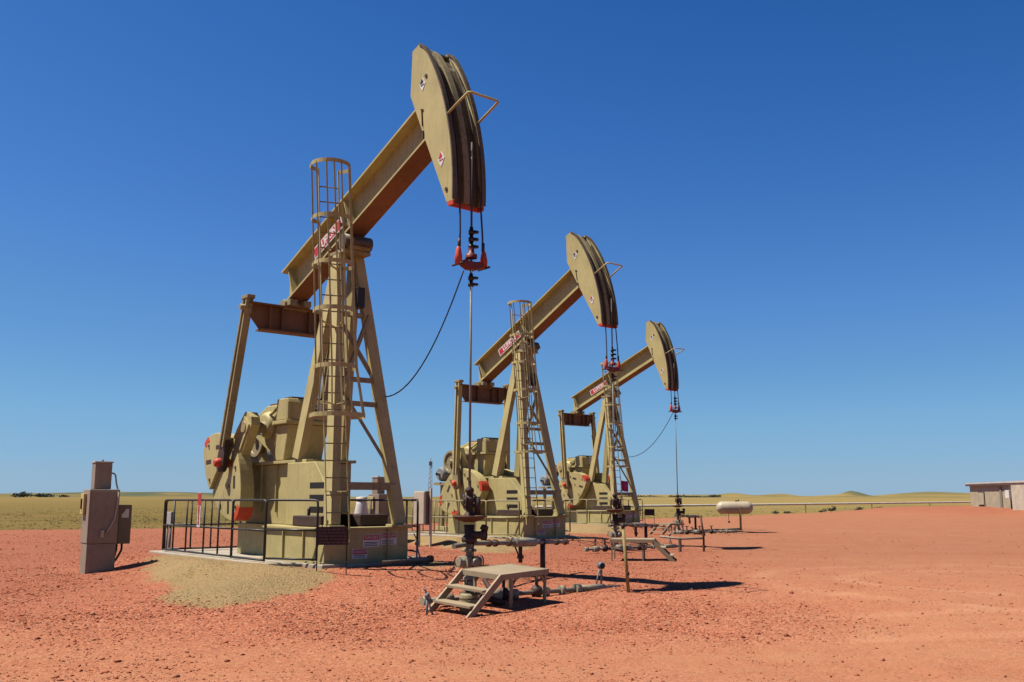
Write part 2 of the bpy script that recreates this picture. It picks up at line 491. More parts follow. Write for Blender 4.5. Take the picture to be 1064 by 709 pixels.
# ---------------------------------------------------------------- terrain
ZG = -.27
BND = [(-400, 30), (-60, 40), (-24, 45), (-16, 50), (0, 65), (15, 81), (31, 104), (44, 128), (60, 140), (400, 190)]
def smooth(a, b, x):
    t = np.clip((x - a) / (b - a), 0, 1)
    return t * t * (3 - 2 * t)
def vnoise(x, y, seed):
    """cheap smooth value noise, vectorised"""
    xi = np.floor(x).astype(np.int64); yi = np.floor(y).astype(np.int64)
    fx = x - xi; fy = y - yi
    fx = fx * fx * (3 - 2 * fx); fy = fy * fy * (3 - 2 * fy)
    def h(a, b):
        n = (a * 374761393 + b * 668265263 + seed * 982451653) & 0x7fffffff
        n = ((n ^ (n >> 13)) * 1274126177) & 0x7fffffff
        return ((n ^ (n >> 16)) & 0xffff) / 65535.
    return (h(xi, yi) * (1 - fx) + h(xi + 1, yi) * fx) * (1 - fy) + (h(xi, yi + 1) * (1 - fx) + h(xi + 1, yi + 1) * fx) * fy
def fbm(x, y, seed, o=4):
    s = 0; a = .5
    for k in range(o):
        s = s + a * (vnoise(x * 2 ** k, y * 2 ** k, seed + k) - .5); a *= .5
    return s
def pad_dist(x, y, i):
    """distance outside pad i (0 inside), and local u,v"""
    dx = x - UNITS[i].x; dy = y - UNITS[i].y
    u = dx * UA.x + dy * UA.y; v = dx * UL.x + dy * UL.y
    du = np.maximum(np.maximum(u - .15, -6.6 - u), 0); 
    vmin = np.where(u > -1.0, -1.1, -1.65)
    dv = np.maximum(np.maximum(vmin - v, v - 1.5), 0)
    return np.hypot(du, dv), u, v
SANDP = [(-7.4, 20.3), (-6.3, 17.2), (-4.9, 14.5), (-3.9, 14.0), (-3.25, 15.6), (-3.05, 16.7), (-4.5, 18.5), (-7.2, 22.3)]
def sand_sdf(x, y, i):
    """signed distance to the fill bank beside pad i"""
    dx = UNITS[i].x - UNITS[0].x; dy = UNITS[i].y - UNITS[0].y
    P = np.array(SANDP) + (dx, dy)
    d = np.full(x.shape, 1e9); ins = np.zeros(x.shape, bool)
    n = len(P)
    for k in range(n):
        a, b = P[k], P[(k + 1) % n]
        e = b - a; wx = x - a[0]; wy = y - a[1]
        t = np.clip((wx * e[0] + wy * e[1]) / (e @ e), 0, 1)
        d = np.minimum(d, np.hypot(wx - e[0] * t, wy - e[1] * t))
        c = ((a[1] <= y) & (b[1] > y)) | ((b[1] <= y) & (a[1] > y))
        den = e[1] if abs(e[1]) > 1e-9 else 1e-9
        ins ^= c & (x < a[0] + (y - a[1]) / den * e[0])
    return np.where(ins, -d, d)
def gheight(x, y):
    x = np.asarray(x, float); y = np.asarray(y, float)
    r = np.hypot(x, y)
    z = np.full(x.shape, ZG)
    z = z - .20 * (1 - smooth(10.5, 17, r))
    for i in range(3):
        d, u, v = pad_dist(x, y, i)
        m = (1 - smooth(0.15, 2.3 + .5 * fbm(x * .7, y * .7, 40 + i, 2), d))
        z = z + (UNITS[i].z - .035 - z) * m
    for i in range(3):
        z = z + .14 * (1 - smooth(-.9, .30, sand_sdf(x, y, i))) * (.35 + .65 * smooth(.1, .9, pad_dist(x, y, i)[0]))
    nearfield = 1 - smooth(120, 300, r)
    z = z + nearfield * (.10 * fbm(x * .35, y * .35, 1, 3) + .05 * fbm(x * 1.7, y * 1.7, 5, 3)) * smooth(0, 1, r / 4)
    # shallow pile ridge in front of the first unit and behind the first stair
    # berm below the shed
    b = smooth(33, 44, x) * (1 - smooth(70, 95, x)) * smooth(74, 88, y - .25 * (x - 45)) * (1 - smooth(105, 118, y))
    z = z + b * (.68 + .60 * fbm(x * .3, y * .3, 9, 4))
    # rising prairie
    z = z + 4.6 * smooth(70, 1300, r) + 3.0 * smooth(1200, 3000, r)
    roll = smooth(90, 500, r)
    z = z + roll * (3.2 * fbm(x * .0045, y * .0045, 11, 4) + 1.2 * fbm(x * .02, y * .02, 17, 3) * smooth(150, 500, r))
    # ridge to the left, low buttes to the right
    for (bx, by, sx, sy, hh) in ((-470, 1300, 190, 160, 7.0), (-690, 1350, 130, 160, 3.0), (508, 1460, 13, 40, 6.0), (490, 1440, 42, 60, 3.6), (400, 1460, 26, 40, 4.0), (330, 1450, 22, 40, 3.5),
                                 (640, 1500, 75, 60, 8.0), (760, 1500, 60, 60, 6.0), (240, 1500, 190, 100, 4.0)):
        z = z + hh * np.exp(-((x - bx) / sx) ** 2 - ((y - by) / sy) ** 2)
    return z
def gz(x, y):
    return float(gheight(np.array([x]), np.array([y]))[0])

def build_ground():
    rings = [0.0] + list(np.geomspace(1.2, 9000, 720))
    rings = np.array(rings)
    a1 = np.linspace(R(54), R(126), 560)           # finely cut where the photograph looks
    a2 = np.linspace(R(126), R(54) + 2 * PI, 150)[1:-1]
    ang = np.concatenate([a1, a2]); na = len(ang)
    rr = rings[1:]
    X = (rr[:, None] * np.cos(ang)[None]).ravel(); Y = (rr[:, None] * np.sin(ang)[None]).ravel()
    Z = gheight(X, Y)
    X = np.concatenate([[0], X]); Y = np.concatenate([[0], Y]); Z = np.concatenate([[Z[0]], Z])
    nr = len(rr)
    i = np.arange(nr - 1)[:, None]; j = np.arange(na)[None]
    j2 = (j + 1) % na
    q = np.stack([1 + i * na + j, 1 + (i + 1) * na + j, 1 + (i + 1) * na + j2, 1 + i * na + j2], -1).reshape(-1, 4)
    tri = np.stack([np.zeros(na, int), 1 + np.arange(na), 1 + (np.arange(na) + 1) % na], -1)
    me = bpy.data.meshes.new('ground')
    nv = len(X); me.vertices.add(nv)
    me.vertices.foreach_set('co', np.stack([X, Y, Z], -1).astype(np.float32).ravel())
    loops = np.concatenate([tri.ravel(), q.ravel()])
    me.loops.add(len(loops)); me.loops.foreach_set('vertex_index', loops.astype(np.int32))
    starts = np.concatenate([np.arange(len(tri)) * 3, len(tri) * 3 + np.arange(len(q)) * 4])
    me.polygons.add(len(starts)); me.polygons.foreach_set('loop_start', starts.astype(np.int32))
    me.update(calc_edges=True); me.validate()
    me.polygons.foreach_set('use_smooth', np.ones(len(me.polygons), bool))
    # surface cover
    yb = np.interp(X, [b[0] for b in BND], [b[1] for b in BND]) + 5 * fbm(X * .06, Y * .06, 21, 3)
    gr = smooth(-2.5, 2.5, Y - yb)
    back = smooth(45, 55, np.hypot(X, Y)) * (Y < 10)
    gr = np.maximum(gr, back)
    berm = smooth(30, 36, X) * (1 - smooth(96, 104, Y - .2 * (X - 45))) * (Y > 20)
    gr = gr * (1 - berm)
    sand = np.zeros(nv)
    bank = smooth(34, 42, X) * smooth(76, 86, Y - .25 * (X - 45))
    for k in range(3):
        d, u, v = pad_dist(X, Y, k)
        sand = np.maximum(sand, 1 - smooth(-.35, .45, sand_sdf(X, Y, k) + 1.2 * fbm(X * .9, Y * .9, 31 + k, 4)))
        front = (1 - smooth(.5, 1.1, d)) * smooth(.3, .9, v) 
        sand = np.maximum(sand, front * .8)
        sand = np.maximum(sand, (1 - smooth(.4, .9, d)) * smooth(1.2, 1.5, v))
    packed = np.clip(smooth(1.0, 5.5, X - .10 * (Y - 8)) + (1 - smooth(10.3, 13.2, Y + 2.5 * fbm(X * .35, Y * .35, 3, 3))) * .85, 0, 1) * .85
    packed = np.maximum(packed, (1 - smooth(-14, -9, X)) * smooth(18, 24, Y) * .0)
    packed = packed * (1 - .9 * bank)
    rfar = np.hypot(X, Y)
    sh = smooth(.02, .12, fbm(X * .006, Y * .012, 51, 4)) * smooth(600, 1000, rfar) * .75
    ridge = np.exp(-((X + 450) / 190) ** 4 - ((Y - 1230) / 190) ** 4) * smooth(-.10, .10, fbm(X * .02, Y * .01, 57, 3) + .05)
    but = np.exp(-((X - 508) / 16) ** 4 - ((Y - 1430) / 60) ** 4)
    but = np.maximum(but, .6 * np.exp(-((X - 640) / 60) ** 4 - ((Y - 1480) / 40) ** 4))
    sh = np.clip(np.maximum(np.maximum(sh * .6, ridge * .9), but * .8), 0, 1)
    for nm, arr in (('grass', gr), ('sand', sand), ('packed', packed), ('shrub', sh), ('dust', np.clip((1 - smooth(12, 28, Y + 3 * fbm(X * .2, Y * .2, 77, 3))) * (.25 + .75 * smooth(-9, -3.5, X)) + .12, 0, 1)), ('dry', np.clip(smooth(-25, 45, X) * .85 + smooth(120, 700, rfar) * .35, 0, 1))):
        at = me.attributes.new(nm, 'FLOAT', 'POINT'); at.data.foreach_set('value', arr.astype(np.float32))
    me.materials.append(M['ground'])
    o = bpy.data.objects.new('ground', me); COL.objects.link(o)
    tag(o, 'red scoria well pad running out into dry olive prairie', 'ground', kind='structure')
build_ground()

def scatter(name, pts, size, mat, label, cat, flat=.7):
    """many small angular stones as one mesh"""
    base = np.array([(1, 0, 0), (-1, 0, 0), (0, 1, 0), (0, -1, 0), (0, 0, 1), (0, 0, -1)], float)
    fac = np.array([(0, 2, 4), (2, 1, 4), (1, 3, 4), (3, 0, 4), (2, 0, 5), (1, 2, 5), (3, 1, 5), (0, 3, 5)])
    n = len(pts)
    v = base[None] * (1 + .45 * RNG.uniform(-1, 1, (n, 6, 1))) + RNG.uniform(-.25, .25, (n, 6, 3))
    v *= RNG.uniform(.7, 1.3, (n, 1, 3)); v[:, :, 2] *= flat
    a = RNG.uniform(0, 2 * PI, n); c, s_ = np.cos(a)[:, None], np.sin(a)[:, None]
    vx = v[:, :, 0] * c - v[:, :, 1] * s_; vy = v[:, :, 0] * s_ + v[:, :, 1] * c
    v = np.stack([vx, vy, v[:, :, 2]], -1) * size[:, None, None]
    v += pts[:, None, :]
    f = (fac[None] + (np.arange(n) * 6)[:, None, None]).reshape(-1, 3)
    me = bpy.data.meshes.new(name)
    me.vertices.add(n * 6); me.vertices.foreach_set('co', v.astype(np.float32).ravel())
    me.loops.add(f.size); me.loops.foreach_set('vertex_index', f.astype(np.int32).ravel())
    me.polygons.add(len(f)); me.polygons.foreach_set('loop_start', (np.arange(len(f)) * 3).astype(np.int32))
    me.update(calc_edges=True)
    me.materials.append(M[mat])
    o = bpy.data.objects.new(name, me); COL.objects.link(o)
    return tag(o, label, cat, kind='stuff')

def gravel():
    n = 460000
    # sample so that density per picture area is roughly even
    r = 1 / RNG.uniform(1 / 46., 1 / 6.0, n)
    a = RNG.uniform(R(57), R(123), n)
    x = r * np.cos(a); y = r * np.sin(a)
    loose = np.clip(1.15 - 1.0 * (smooth(.2, 5.0, x - .10 * (y - 8))) - .95 * (1 - smooth(10.6, 13.2, y + 2.5 * fbm(x * .35, y * .35, 3, 3))), .035, 1)
    loose *= (.35 + .9 * smooth(-.12, .15, fbm(x * .8, y * .8, 61, 3)))
    dmin = np.full(n, 99.); sandm = np.zeros(n)
    for k in range(3):
        d, u, v = pad_dist(x, y, k)
        dmin = np.minimum(dmin, d)
        sandm = np.maximum(sandm, 1 - smooth(-.35, .45, sand_sdf(x, y, k)))
    keep = (RNG.uniform(0, 1, n) < loose * .55) & (dmin > .12)
    yb = np.interp(x, [b[0] for b in BND], [b[1] for b in BND])
    keep &= y < yb - 3
    isand = keep & (RNG.uniform(0, 1, n) < sandm)
    ired = keep & ~isand
    for nm, msk, mt, lb in (('gravel', ired, 'gravel', 'loose red scoria gravel strewn over the pad'),
                            ('sandy_gravel', isand, 'sandgravel', 'fine brown pebbles on the sandy bank beside the concrete pads')):
        px, py = x[msk], y[msk]
        sz = np.exp(RNG.normal(math.log(.0058), .50, len(px))) * (1 + .02 * np.hypot(px, py))
        sz = np.clip(sz, .004, .05)
        if nm == 'sandy_gravel': sz *= .55
        z = gheight(px, py) + sz * .15
        scatter(nm, np.stack([px, py, z], -1), sz, mt, lb, 'gravel')
gravel()

def prairie_grass():
    n = 15000
    r = 1 / RNG.uniform(1 / 190., 1 / 42., n)
    a = RNG.uniform(R(58), R(122), n)
    x = r * np.cos(a); y = r * np.sin(a)
    yb = np.interp(x, [b[0] for b in BND], [b[1] for b in BND]) + 5 * fbm(x * .06, y * .06, 21, 3)
    dens = smooth(-3, 4, y - yb) * (.4 + smooth(-.1, .15, fbm(x * .1, y * .1, 71, 3)))
    berm = (x > 32) & (y - .2 * (x - 45) < 101)
    k = (RNG.uniform(0, 1, n) < dens) & ~berm
    x, y = x[k], y[k]; n = len(x); z = gheight(x, y)
    nb = 5
    h = RNG.uniform(.03, .10, (n, nb)); w = RNG.uniform(.012, .035, (n, nb)) * (1 + np.hypot(x, y) / 70.)[:, None]
    ox = RNG.normal(0, .12, (n, nb)); oy = RNG.normal(0, .12, (n, nb))
    lx = RNG.normal(0, .12, (n, nb)); ly = RNG.normal(0, .12, (n, nb)); th = RNG.uniform(0, PI, (n, nb))
    bx = x[:, None] + ox; by = y[:, None] + oy; bz = np.broadcast_to(z[:, None] - .03, (n, nb))
    v = np.stack([np.stack([bx - w * np.cos(th), by - w * np.sin(th), bz], -1),
                  np.stack([bx + w * np.cos(th), by + w * np.sin(th), bz], -1),
                  np.stack([bx + lx, by + ly, bz + h], -1)], 2).reshape(-1, 3)
    me = bpy.data.meshes.new('grass')
    me.vertices.add(len(v)); me.vertices.foreach_set('co', v.astype(np.float32).ravel())
    nf = len(v) // 3
    me.loops.add(nf * 3); me.loops.foreach_set('vertex_index', np.arange(nf * 3, dtype=np.int32))
    me.polygons.add(nf); me.polygons.foreach_set('loop_start', (np.arange(nf) * 3).astype(np.int32))
    me.update(calc_edges=True); me.materials.append(M['grass'])
    o = bpy.data.objects.new('grass', me); COL.objects.link(o)
    tag(o, 'dry yellow prairie grass beyond the edge of the red pad', 'grass', kind='stuff')
prairie_grass()

# =====================================================================
# concrete pads
# =====================================================================
for i in range(3):
    m = MB()
    m.prism([(.15, -1.0), (.15, 1.35), (-6.6, 1.5), (-6.6, -1.6), (-.95, -1.6), (-.55, -1.0)], -.13, .03, 'xy')
    m.box(-.9, -.55, 1.38, 1.62, -.13, .05)
    o = m.build('concrete_pad', 'concrete', None, .02)
    o.location = UNITS[i]; o.rotation_euler = (0, 0, YAW)
    tag(o, ('pale concrete slab under the nearest pump jack', 'concrete slab under the middle pump jack', 'concrete slab under the farthest pump jack')[i], 'concrete slab', kind='structure')

# =====================================================================
# pump jacks
# =====================================================================
PIV = Vector((-.6, 0, 6.2))
SHAFT = Vector((-3.45, 0, 2.65))

def smooth_arc(pts, k=4):
    """Catmull-Rom through 2D points"""
    out = []
    P = [pts[0]] + list(pts) + [pts[-1]]
    for i in range(1, len(P) - 2):
        for t in np.linspace(0, 1, k, endpoint=False):
            p0, p1, p2, p3 = (np.array(P[i + j], float) for j in (-1, 0, 1, 2))
            out.append(tuple(.5 * ((2 * p1) + (-p0 + p2) * t + (2 * p0 - 5 * p1 + 4 * p2 - p3) * t * t + (-p0 + 3 * p1 - 3 * p2 + p3) * t ** 3)))
    out.append(tuple(pts[-1]))
    return out

ARC = smooth_arc([(1.90, 9.27), (2.14, 9.06), (2.47, 8.50), (2.72, 7.88), (2.90, 7.17), (2.97, 6.55), (2.97, 6.02)])
def head_outline(inset=0.):
    """outline (u,z) of the horse head side; inset pulls the curved face back"""
    a = [(p[0] - inset, p[1] - (inset * .5 if p[1] > 8.9 else 0)) for p in ARC]
    return [(1.68, 9.21 - inset * .5)] + a + [(2.82, 6.02), (2.06, 7.52), (1.64, 8.36)]

def clip_z(poly, zc, keep_above=True):
    out = []
    n = len(poly)
    for i in range(n):
        p, q = poly[i], poly[(i + 1) % n]
        ip = (p[1] >= zc) == keep_above; iq = (q[1] >= zc) == keep_above
        if ip: out.append(p)
        if ip != iq:
            t = (zc - p[1]) / (q[1] - p[1]); out.append((p[0] + t * (q[0] - p[0]), zc))
    return out

def build_unit(i, delta, crank_deg, label):
    root = empty('pump_jack', UNITS[i], YAW, label, 'pump jack', 'pump jacks in a row on the well pad')
    ROT = Matrix.Translation(PIV) @ Matrix.Rotation(-delta, 4, 'Y') @ Matrix.Translation(-PIV)
    # ---- base
    m = MB()
    m.box(-2.35, -.02, -.88, -.83, .03, .66); m.box(-2.35, -.02, .83, .88, .03, .66)        # long side plates
    m.box(-2.35, -.02, -.828, .828, .60, .655)                                          # deck
    m.box(-.06, 0, -.885, .885, .03, .65)                                               # front plate
    m.box(-4.4, -2.352, -.52, .52, .03, .66); m.box(-6.5, -4.402, .45, 1.0, .03, .22)                                            # narrow rear skid
    m.box(-2.4, -2.352, -.88, .88, .03, .64)
    base = m.build('base', 'tan', root, .008)
    m = MB()
    m.box(-2.37, .02, -.94, -.883, .62, .652); m.box(-2.37, .02, .883, .94, .62, .652)
    m.box(-2.37, .02, -.94, -.883, .031, .06); m.box(-2.37, .02, .883, .94, .031, .06)
    m.box(.002, .05, -.94, .94, .622, .654); m.box(.002, .05, -.94, .94, .032, .06)
    m.build('flange', 'tan', base)
    m = MB()
    for v in (-.42, .42): m.box(.002, .06, v - .012, v + .012, .062, .62)
    for u in (-.75, -1.55): m.box(u - .012, u + .012, -.92, -.882, .062, .62)
    m.each('stiffener', 'tan', base)
    # ---- reducer stand with louvre slots
    m = MB()
    m.box(-4.35, -1.58, -.38, .557, .662, 1.868); m.prism([(-2.15, .663), (-2.15, 1.87), (-1.05, 1.87), (-.46, 1.28), (-.46, .663)], -.56, -.30)
    st = m.build('gearbox_stand', 'tan', root, .015)
    m = MB(); m.box(-4.4, -1.5, -.50, .62, 1.872, 1.93); m.build('mounting_plate', 'tan', st, .006)
    for z in (1.42, 1.19, .97):
        q = MB(); q.box(-1.20, -.66, -.564, -.553, z - .055, z + .055); q.build('slot', 'black', st)
    m = MB()
    for u in (-3.6, -2.9): m.box(u - .012, u + .012, -.43, -.382, .9, 1.868)
    m.each('rib', 'tan', st)
    # ---- gearbox
    m = MB()
    m.prism([(-3.05, 1.935), (-4.20, 2.50), (-4.20, 2.67), (-2.86, 2.67), (-2.95, 1.935)], -.33, .33)
    m.prism([(-2.98, 1.935), (-2.93, 2.67), (-2.40, 2.67), (-2.58, 1.935)], -.44, .44)
    m.prism([(-4.20, 2.75), (-4.10, 2.93), (-3.62, 3.12), (-2.86, 3.12), (-2.86, 2.75)], -.34, .34)
    m.prism([(-2.90, 2.75), (-2.88, 3.20), (-2.42, 3.20), (-2.38, 3.12), (-2.38, 2.75)], -.48, .48)
    gb = m.build('gearbox', 'tan', root, .022)
    m = MB(); m.box(-4.25, -2.95, -.40, .40, 2.672, 2.748); m.box(-2.949, -2.33, -.53, .53, 2.672, 2.748); m.build('flange', 'tan', gb, .012)
    m = MB()
    for s in (-1, 1): m.lathe([(.0, .13), (.20, .13), (.26, .09), (.29, 0)], (SHAFT.x - .05, s * .34, SHAFT.z + .06), (0, s, 0), 24)
    m.each('bearing_boss', 'tan', gb)
    m = MB(); m.box(-3.6, -3.0, -.28, .28, 3.122, 3.165); m.box(-2.82, -2.50, -.35, .35, 3.202, 3.24); m.each('cover', 'rusty', gb, .01)
    m = MB(); m.box(-2.379, -2.370, -.02, .28, 2.84, 3.10); m.build('decal', 'label_white', gb)
    lettering('lettering', '6', .26, 'label_black', gb, frame((-2.367, .13, 2.97), (0, 1, 0), (0, 0, 1)), .01)
    m = MB()
    for s in (-1, 1):
        m.tube([(-2.92, s * .36, 3.14), (-3.05, s * .385, 3.02), (-3.3, s * .40, 2.92), (-3.8, s * .38, 2.86)], .032, 8)
    m.each('oil_pipe', 'tan', gb)
    # ---- drive sheave and motor on the rear skid
    sh = MB()
    sh.lathe([(.40, -.08), (.40, .08), (.33, .08), (.33, .03), (.09, .03), (.09, .10), (0, .10)], (-5.35, .30, 2.52), (0, -1, 0), 28)
    sv = sh.build('drive_sheave', 'tan_old', root)
    q = MB(); q.lathe([(.405, -.05), (.405, .05)], (-5.35, .30, 2.52), (0, -1, 0), 28); q.build('rim', 'rusty', sv)
    m = MB(); m.cyl((-5.35, .30, 2.52), (-3.9, .30, 2.62), .05); m.bar((-5.35, .35, 2.45), (-4.7, .35, 1.4), .16, .16); m.build('sheave_bracket', 'tan_old', root)
    m = MB(); m.lathe([(0, -.42), (.20, -.40), (.26, -.33), (.26, .33), (.20, .42), (.06, .42), (.06, .55)], (-6.1, .72, 2.1), (0, -1, 0), 20)
    mt = m.build('motor', 'galv', root)
    m = MB(); m.box(-6.45, -5.75, .30, 1.0, 1.70, 1.80); m.bar((-6.3, .6, .22), (-6.3, .6, 1.7), .12, .12); m.bar((-5.9, .9, .22), (-5.9, .9, 1.7), .12, .12)
    m.build('motor_stand', 'tan_old', root)
    m = MB(); m.box(-1.40, -.30, -.80, -.60, .662, .86); m.box(-1.3, -.35, .05, .66, .662, .88); m.cyl((-.95, -.70, .86), (-.95, -.70, 1.0), .03)
    m.each('skid_bumper', 'darkbrown', root, .02)
    # ---- post
    def fl(s, z):      # point on a front leg's axis
        t = (z - .70) / (5.98 - .70)
        f = .77 if s < 0 else .66
        return Vector((.03 - 1.0 * t, s * (f - (f - .21) * t), z))
    for s in (-1, 1):
        m = MB()
        a = fl(s, .70); b = fl(s, 5.98)
        m.bar(a, b, .17 if s < 0 else .24, .25 if s < 0 else .15, up=(1, 0, 0), w2=.16 if s < 0 else .20, h2=.22 if s < 0 else .13)
        lg = m.build('front_leg', 'tan', root)
        q = MB(); q.box(-.18, .24, a.y - .16, a.y + .16, .657, .70); q.build('foot_plate', 'tan', lg, .005)
        m = MB()
        m.bar((-1.85, s * .48, 1.95), (-1.02, s * .17, 5.95), .16, .26, up=(1, 0, 0))
        m.build('rear_leg', 'tan', root)
    br = MB()
    fo = Vector((.0, 0, 0))
    br.bar(fl(-1, 1.40), fl(1, 1.40), .14, .14)
    br.bar(fl(-1, 2.95), fl(1, 2.95), .09, .09)
    br.bar(fl(-1, 3.42), fl(1, 3.42), .09, .09)
    br.bar(fl(-1, 4.72), fl(1, 4.72), .09, .09)
    br.bar(fl(-1, 2.95) + Vector((.06, 0, 0)), fl(1, 4.72) + Vector((.06, 0, 0)), .05, .08)
    br.bar(fl(1, 1.75) + Vector((-.04, 0, 0)), fl(-1, 3.42) + Vector((-.04, 0, 0)), .04, .055)
    br.bar(fl(-1, 4.72) + Vector((-.06, 0, 0)), fl(1, 3.42) + Vector((-.06, 0, 0)), .05, .08)
    br.each('cross_brace', 'tan_old', root)
    m = MB(); m.box(-1.25, -.62, -.30, .30, 5.93, 6.0); m.box(-1.05, -.5, -.22, .22, 6.002, 6.06)
    m.build('saddle_plate', 'tan_old', root, .01)
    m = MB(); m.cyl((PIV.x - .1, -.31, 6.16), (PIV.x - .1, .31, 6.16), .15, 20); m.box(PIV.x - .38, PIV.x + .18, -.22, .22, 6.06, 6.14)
    m.build('saddle_bearing', 'shaded_oily_face', root)
    m = MB(); c = fl(1, 5.05); m.box(c.x + .03, c.x + .25, c.y - .30, c.y - .14, 4.85, 5.25); m.build('load_box', 'black', root, .01)
    # ---- walking beam (tilted about the saddle)
    slope = math.atan2(8.15 - 6.12, 1.65 + 3.27)
    dv = Vector((math.cos(slope), 0, math.sin(slope))); nv = Vector((-math.sin(slope), 0, math.cos(slope)))
    top0 = Vector((-3.44, 0, 6.05)); L = 5.93; dep = .76
    def bp(t, q): return top0 + dv * t + nv * q            # t along the beam, q from the top edge (negative = down)
    m = MB()
    m.bar(bp(0, -.02), bp(L, -.02), .44, .04, up=nv)
    tb = -.31                                               # the tail is cut plumb
    w0, w1, w2, w3 = bp(0, -.041), bp(L, -.041), bp(L, -dep + .041), bp(tb + .03, -dep + .041)
    m.prism([(w0.x, w0.z), (w1.x, w1.z), (w2.x, w2.z), (w3.x, w3.z)], -.017, .017)
    m.bar(bp(tb, -dep + .02), bp(L, -dep + .02), .44, .04, up=nv)
    beam = m.tri(ROT).build('walking_beam', 'tan', root)
    m = MB()
    for t in (.20, 2.73):
        for s in (-1, 1):
            m.bar(bp(t, -dep / 2) + Vector((0, s * .1, 0)), bp(t + .022, -dep / 2) + Vector((0, s * .1, 0)), .16 if t < 2 or t > 4 else .2, dep - .09, up=nv)
    m.tri(ROT).each('web_stiffener', 'tan', beam)
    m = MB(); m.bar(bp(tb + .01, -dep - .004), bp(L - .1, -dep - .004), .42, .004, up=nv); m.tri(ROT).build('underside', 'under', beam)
    # maker's plate on both sides of the web
    for s in (-1, 1):
        c0 = bp(1.90, -.40) + Vector((0, s * .165, 0))
        q = MB(); q.bar(c0 - dv * .60, c0 + dv * .60, .008, .25, up=nv)
        pl = q.tri(ROT).build('name_plate', 'label_white', beam)
        for t_ in (-.45, .45):
            q = MB(); q.bar(c0 + dv * t_ - Vector((0, s * .148, 0)), c0 + dv * t_ - Vector((0, s * .005, 0)), .03, .03); q.tri(ROT).build('plate_bracket', 'tan_old', beam)
        F = frame(c0 + Vector((0, s * .006, 0)), dv * (1 if s < 0 else -1), nv)
        q = MB(); q.bar(c0 - dv * .57 + Vector((0, s * .003, 0)), c0 + dv * .57 + Vector((0, s * .003, 0)), .008, .20, up=nv)
        q.tri(ROT).build('red_panel', 'label_red', beam)
        lettering('lettering', 'LUFKIN', .22, 'label_white', beam, ROT @ frame(c0 + Vector((0, s * .009, 0)), dv * (1 if s < 0 else -1), nv), .006)
    # ---- horse head
    m = MB()
    for s in (-1, 1):
        m.prism(clip_z(head_outline(), 6.095), s * .31 - .018, s * .31 + .018)
    hd = m.tri(ROT).build('horse_head', 'tan', root)
    m = MB()
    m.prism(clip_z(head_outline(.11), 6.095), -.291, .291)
    m.tri(ROT).build('face', 'shaded_oily_face', hd)
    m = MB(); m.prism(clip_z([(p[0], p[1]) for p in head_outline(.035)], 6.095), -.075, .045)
    m.tri(ROT).build('centre_rib', 'tan_face', hd)  # paler than the face around it, painting the rib as lit
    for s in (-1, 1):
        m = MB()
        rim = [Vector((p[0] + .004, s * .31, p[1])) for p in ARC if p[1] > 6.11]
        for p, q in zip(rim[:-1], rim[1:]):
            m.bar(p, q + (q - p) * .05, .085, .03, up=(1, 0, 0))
        m.tri(ROT).build('rim', 'shaded_oily_face', hd)
    m = MB()
    for s in (-1, 1): m.prism(clip_z(head_outline(), 6.092, False), s * .31 - .018, s * .31 + .018)
    m.prism(clip_z(head_outline(.11), 6.092, False), -.291, .291)
    m.tri(ROT).build('painted_toe', 'red', hd)
    m = MB(); m.box(1.62, 1.95, -.30, .30, 9.16, 9.19); m.tri(ROT).build('top_cap', 'tan_old', hd)
    m = MB()
    m.tube([(2.80, -.33, 7.66), (3.10, -.33, 7.77), (3.36, -.32, 7.86), (3.38, -.27, 7.865), (3.38, .27, 7.865), (3.36, .32, 7.86), (3.10, .33, 7.77), (2.80, .33, 7.66)], .022, 8)
    m.tri(ROT).build('rope_guard', 'tan', hd)
    for (u, z, rs) in ((2.02, 8.46, .12), (2.62, 6.90, .13)):
        q = MB(); q.prism([(u, z + rs * 1.1), (u + rs * .75, z), (u, z - rs * 1.1), (u - rs * .75, z)], -.336, -.330)
        dc = q.tri(ROT).build('decal', 'label_white', hd)
        q = MB(); q.prism([(u - rs * .1, z + rs * .9), (u + rs * .3, z + rs * .35), (u - rs * .05, z + .01), (u - rs * .55, z + rs * .1)], -.3405, -.3375)
        q.prism([(u - rs * .45, z - rs * .15), (u + rs * .5, z - rs * .05), (u + rs * .4, z - rs * .2), (u - rs * .3, z - rs * .3)], -.3405, -.3375)
        q.tri(ROT).build('decal_print', 'label_red' if z < 8 else 'label_black', hd)
    m = MB()
    for (u, z) in ((2.13, 8.58), (2.78, 6.32)): m.cyl((u, -.331, z), (u, -.345, z), .035, 10)
    for (p, q) in (((1.98, 7.99), (2.06, 7.97)), ((2.02, 7.98), (2.05, 7.66)), ((1.98, 7.58), (2.08, 7.56)), ((2.08, 7.57), (2.09, 7.42))):
        m.bar((p[0], -.335, p[1]), (q[0], -.335, q[1]), .012, .03, up=(0, 1, 0))
    m.tri(ROT).each('lifting_lug', 'darkbrown', hd)
    # ---- bridle ropes, carrier, polished rod: hang plumb below the face
    HZ = 6.5
    face = [(p[0] + .03, p[1]) for p in ARC]
    fr = [ROT @ Vector((p[0], 0, p[1])) for p in face]
    for s in (-1, 1):
        pts = [Vector((p.x - .06, s * .20, p.z)) for p in fr if p.z > HZ][4:]
        pts += [Vector((3.0, s * .215, 6.3)), Vector((3.05, s * .235, 5.55)), Vector((3.05, s * .25, 5.10))]
        m = MB(); m.tube(pts, .016, 8)
        m.tube([(3.05, s * .25, 5.42), (3.05, s * .25, 5.28)], .028, 8)
        m.build('wire_rope', 'darkbrown', root)
    m = MB()
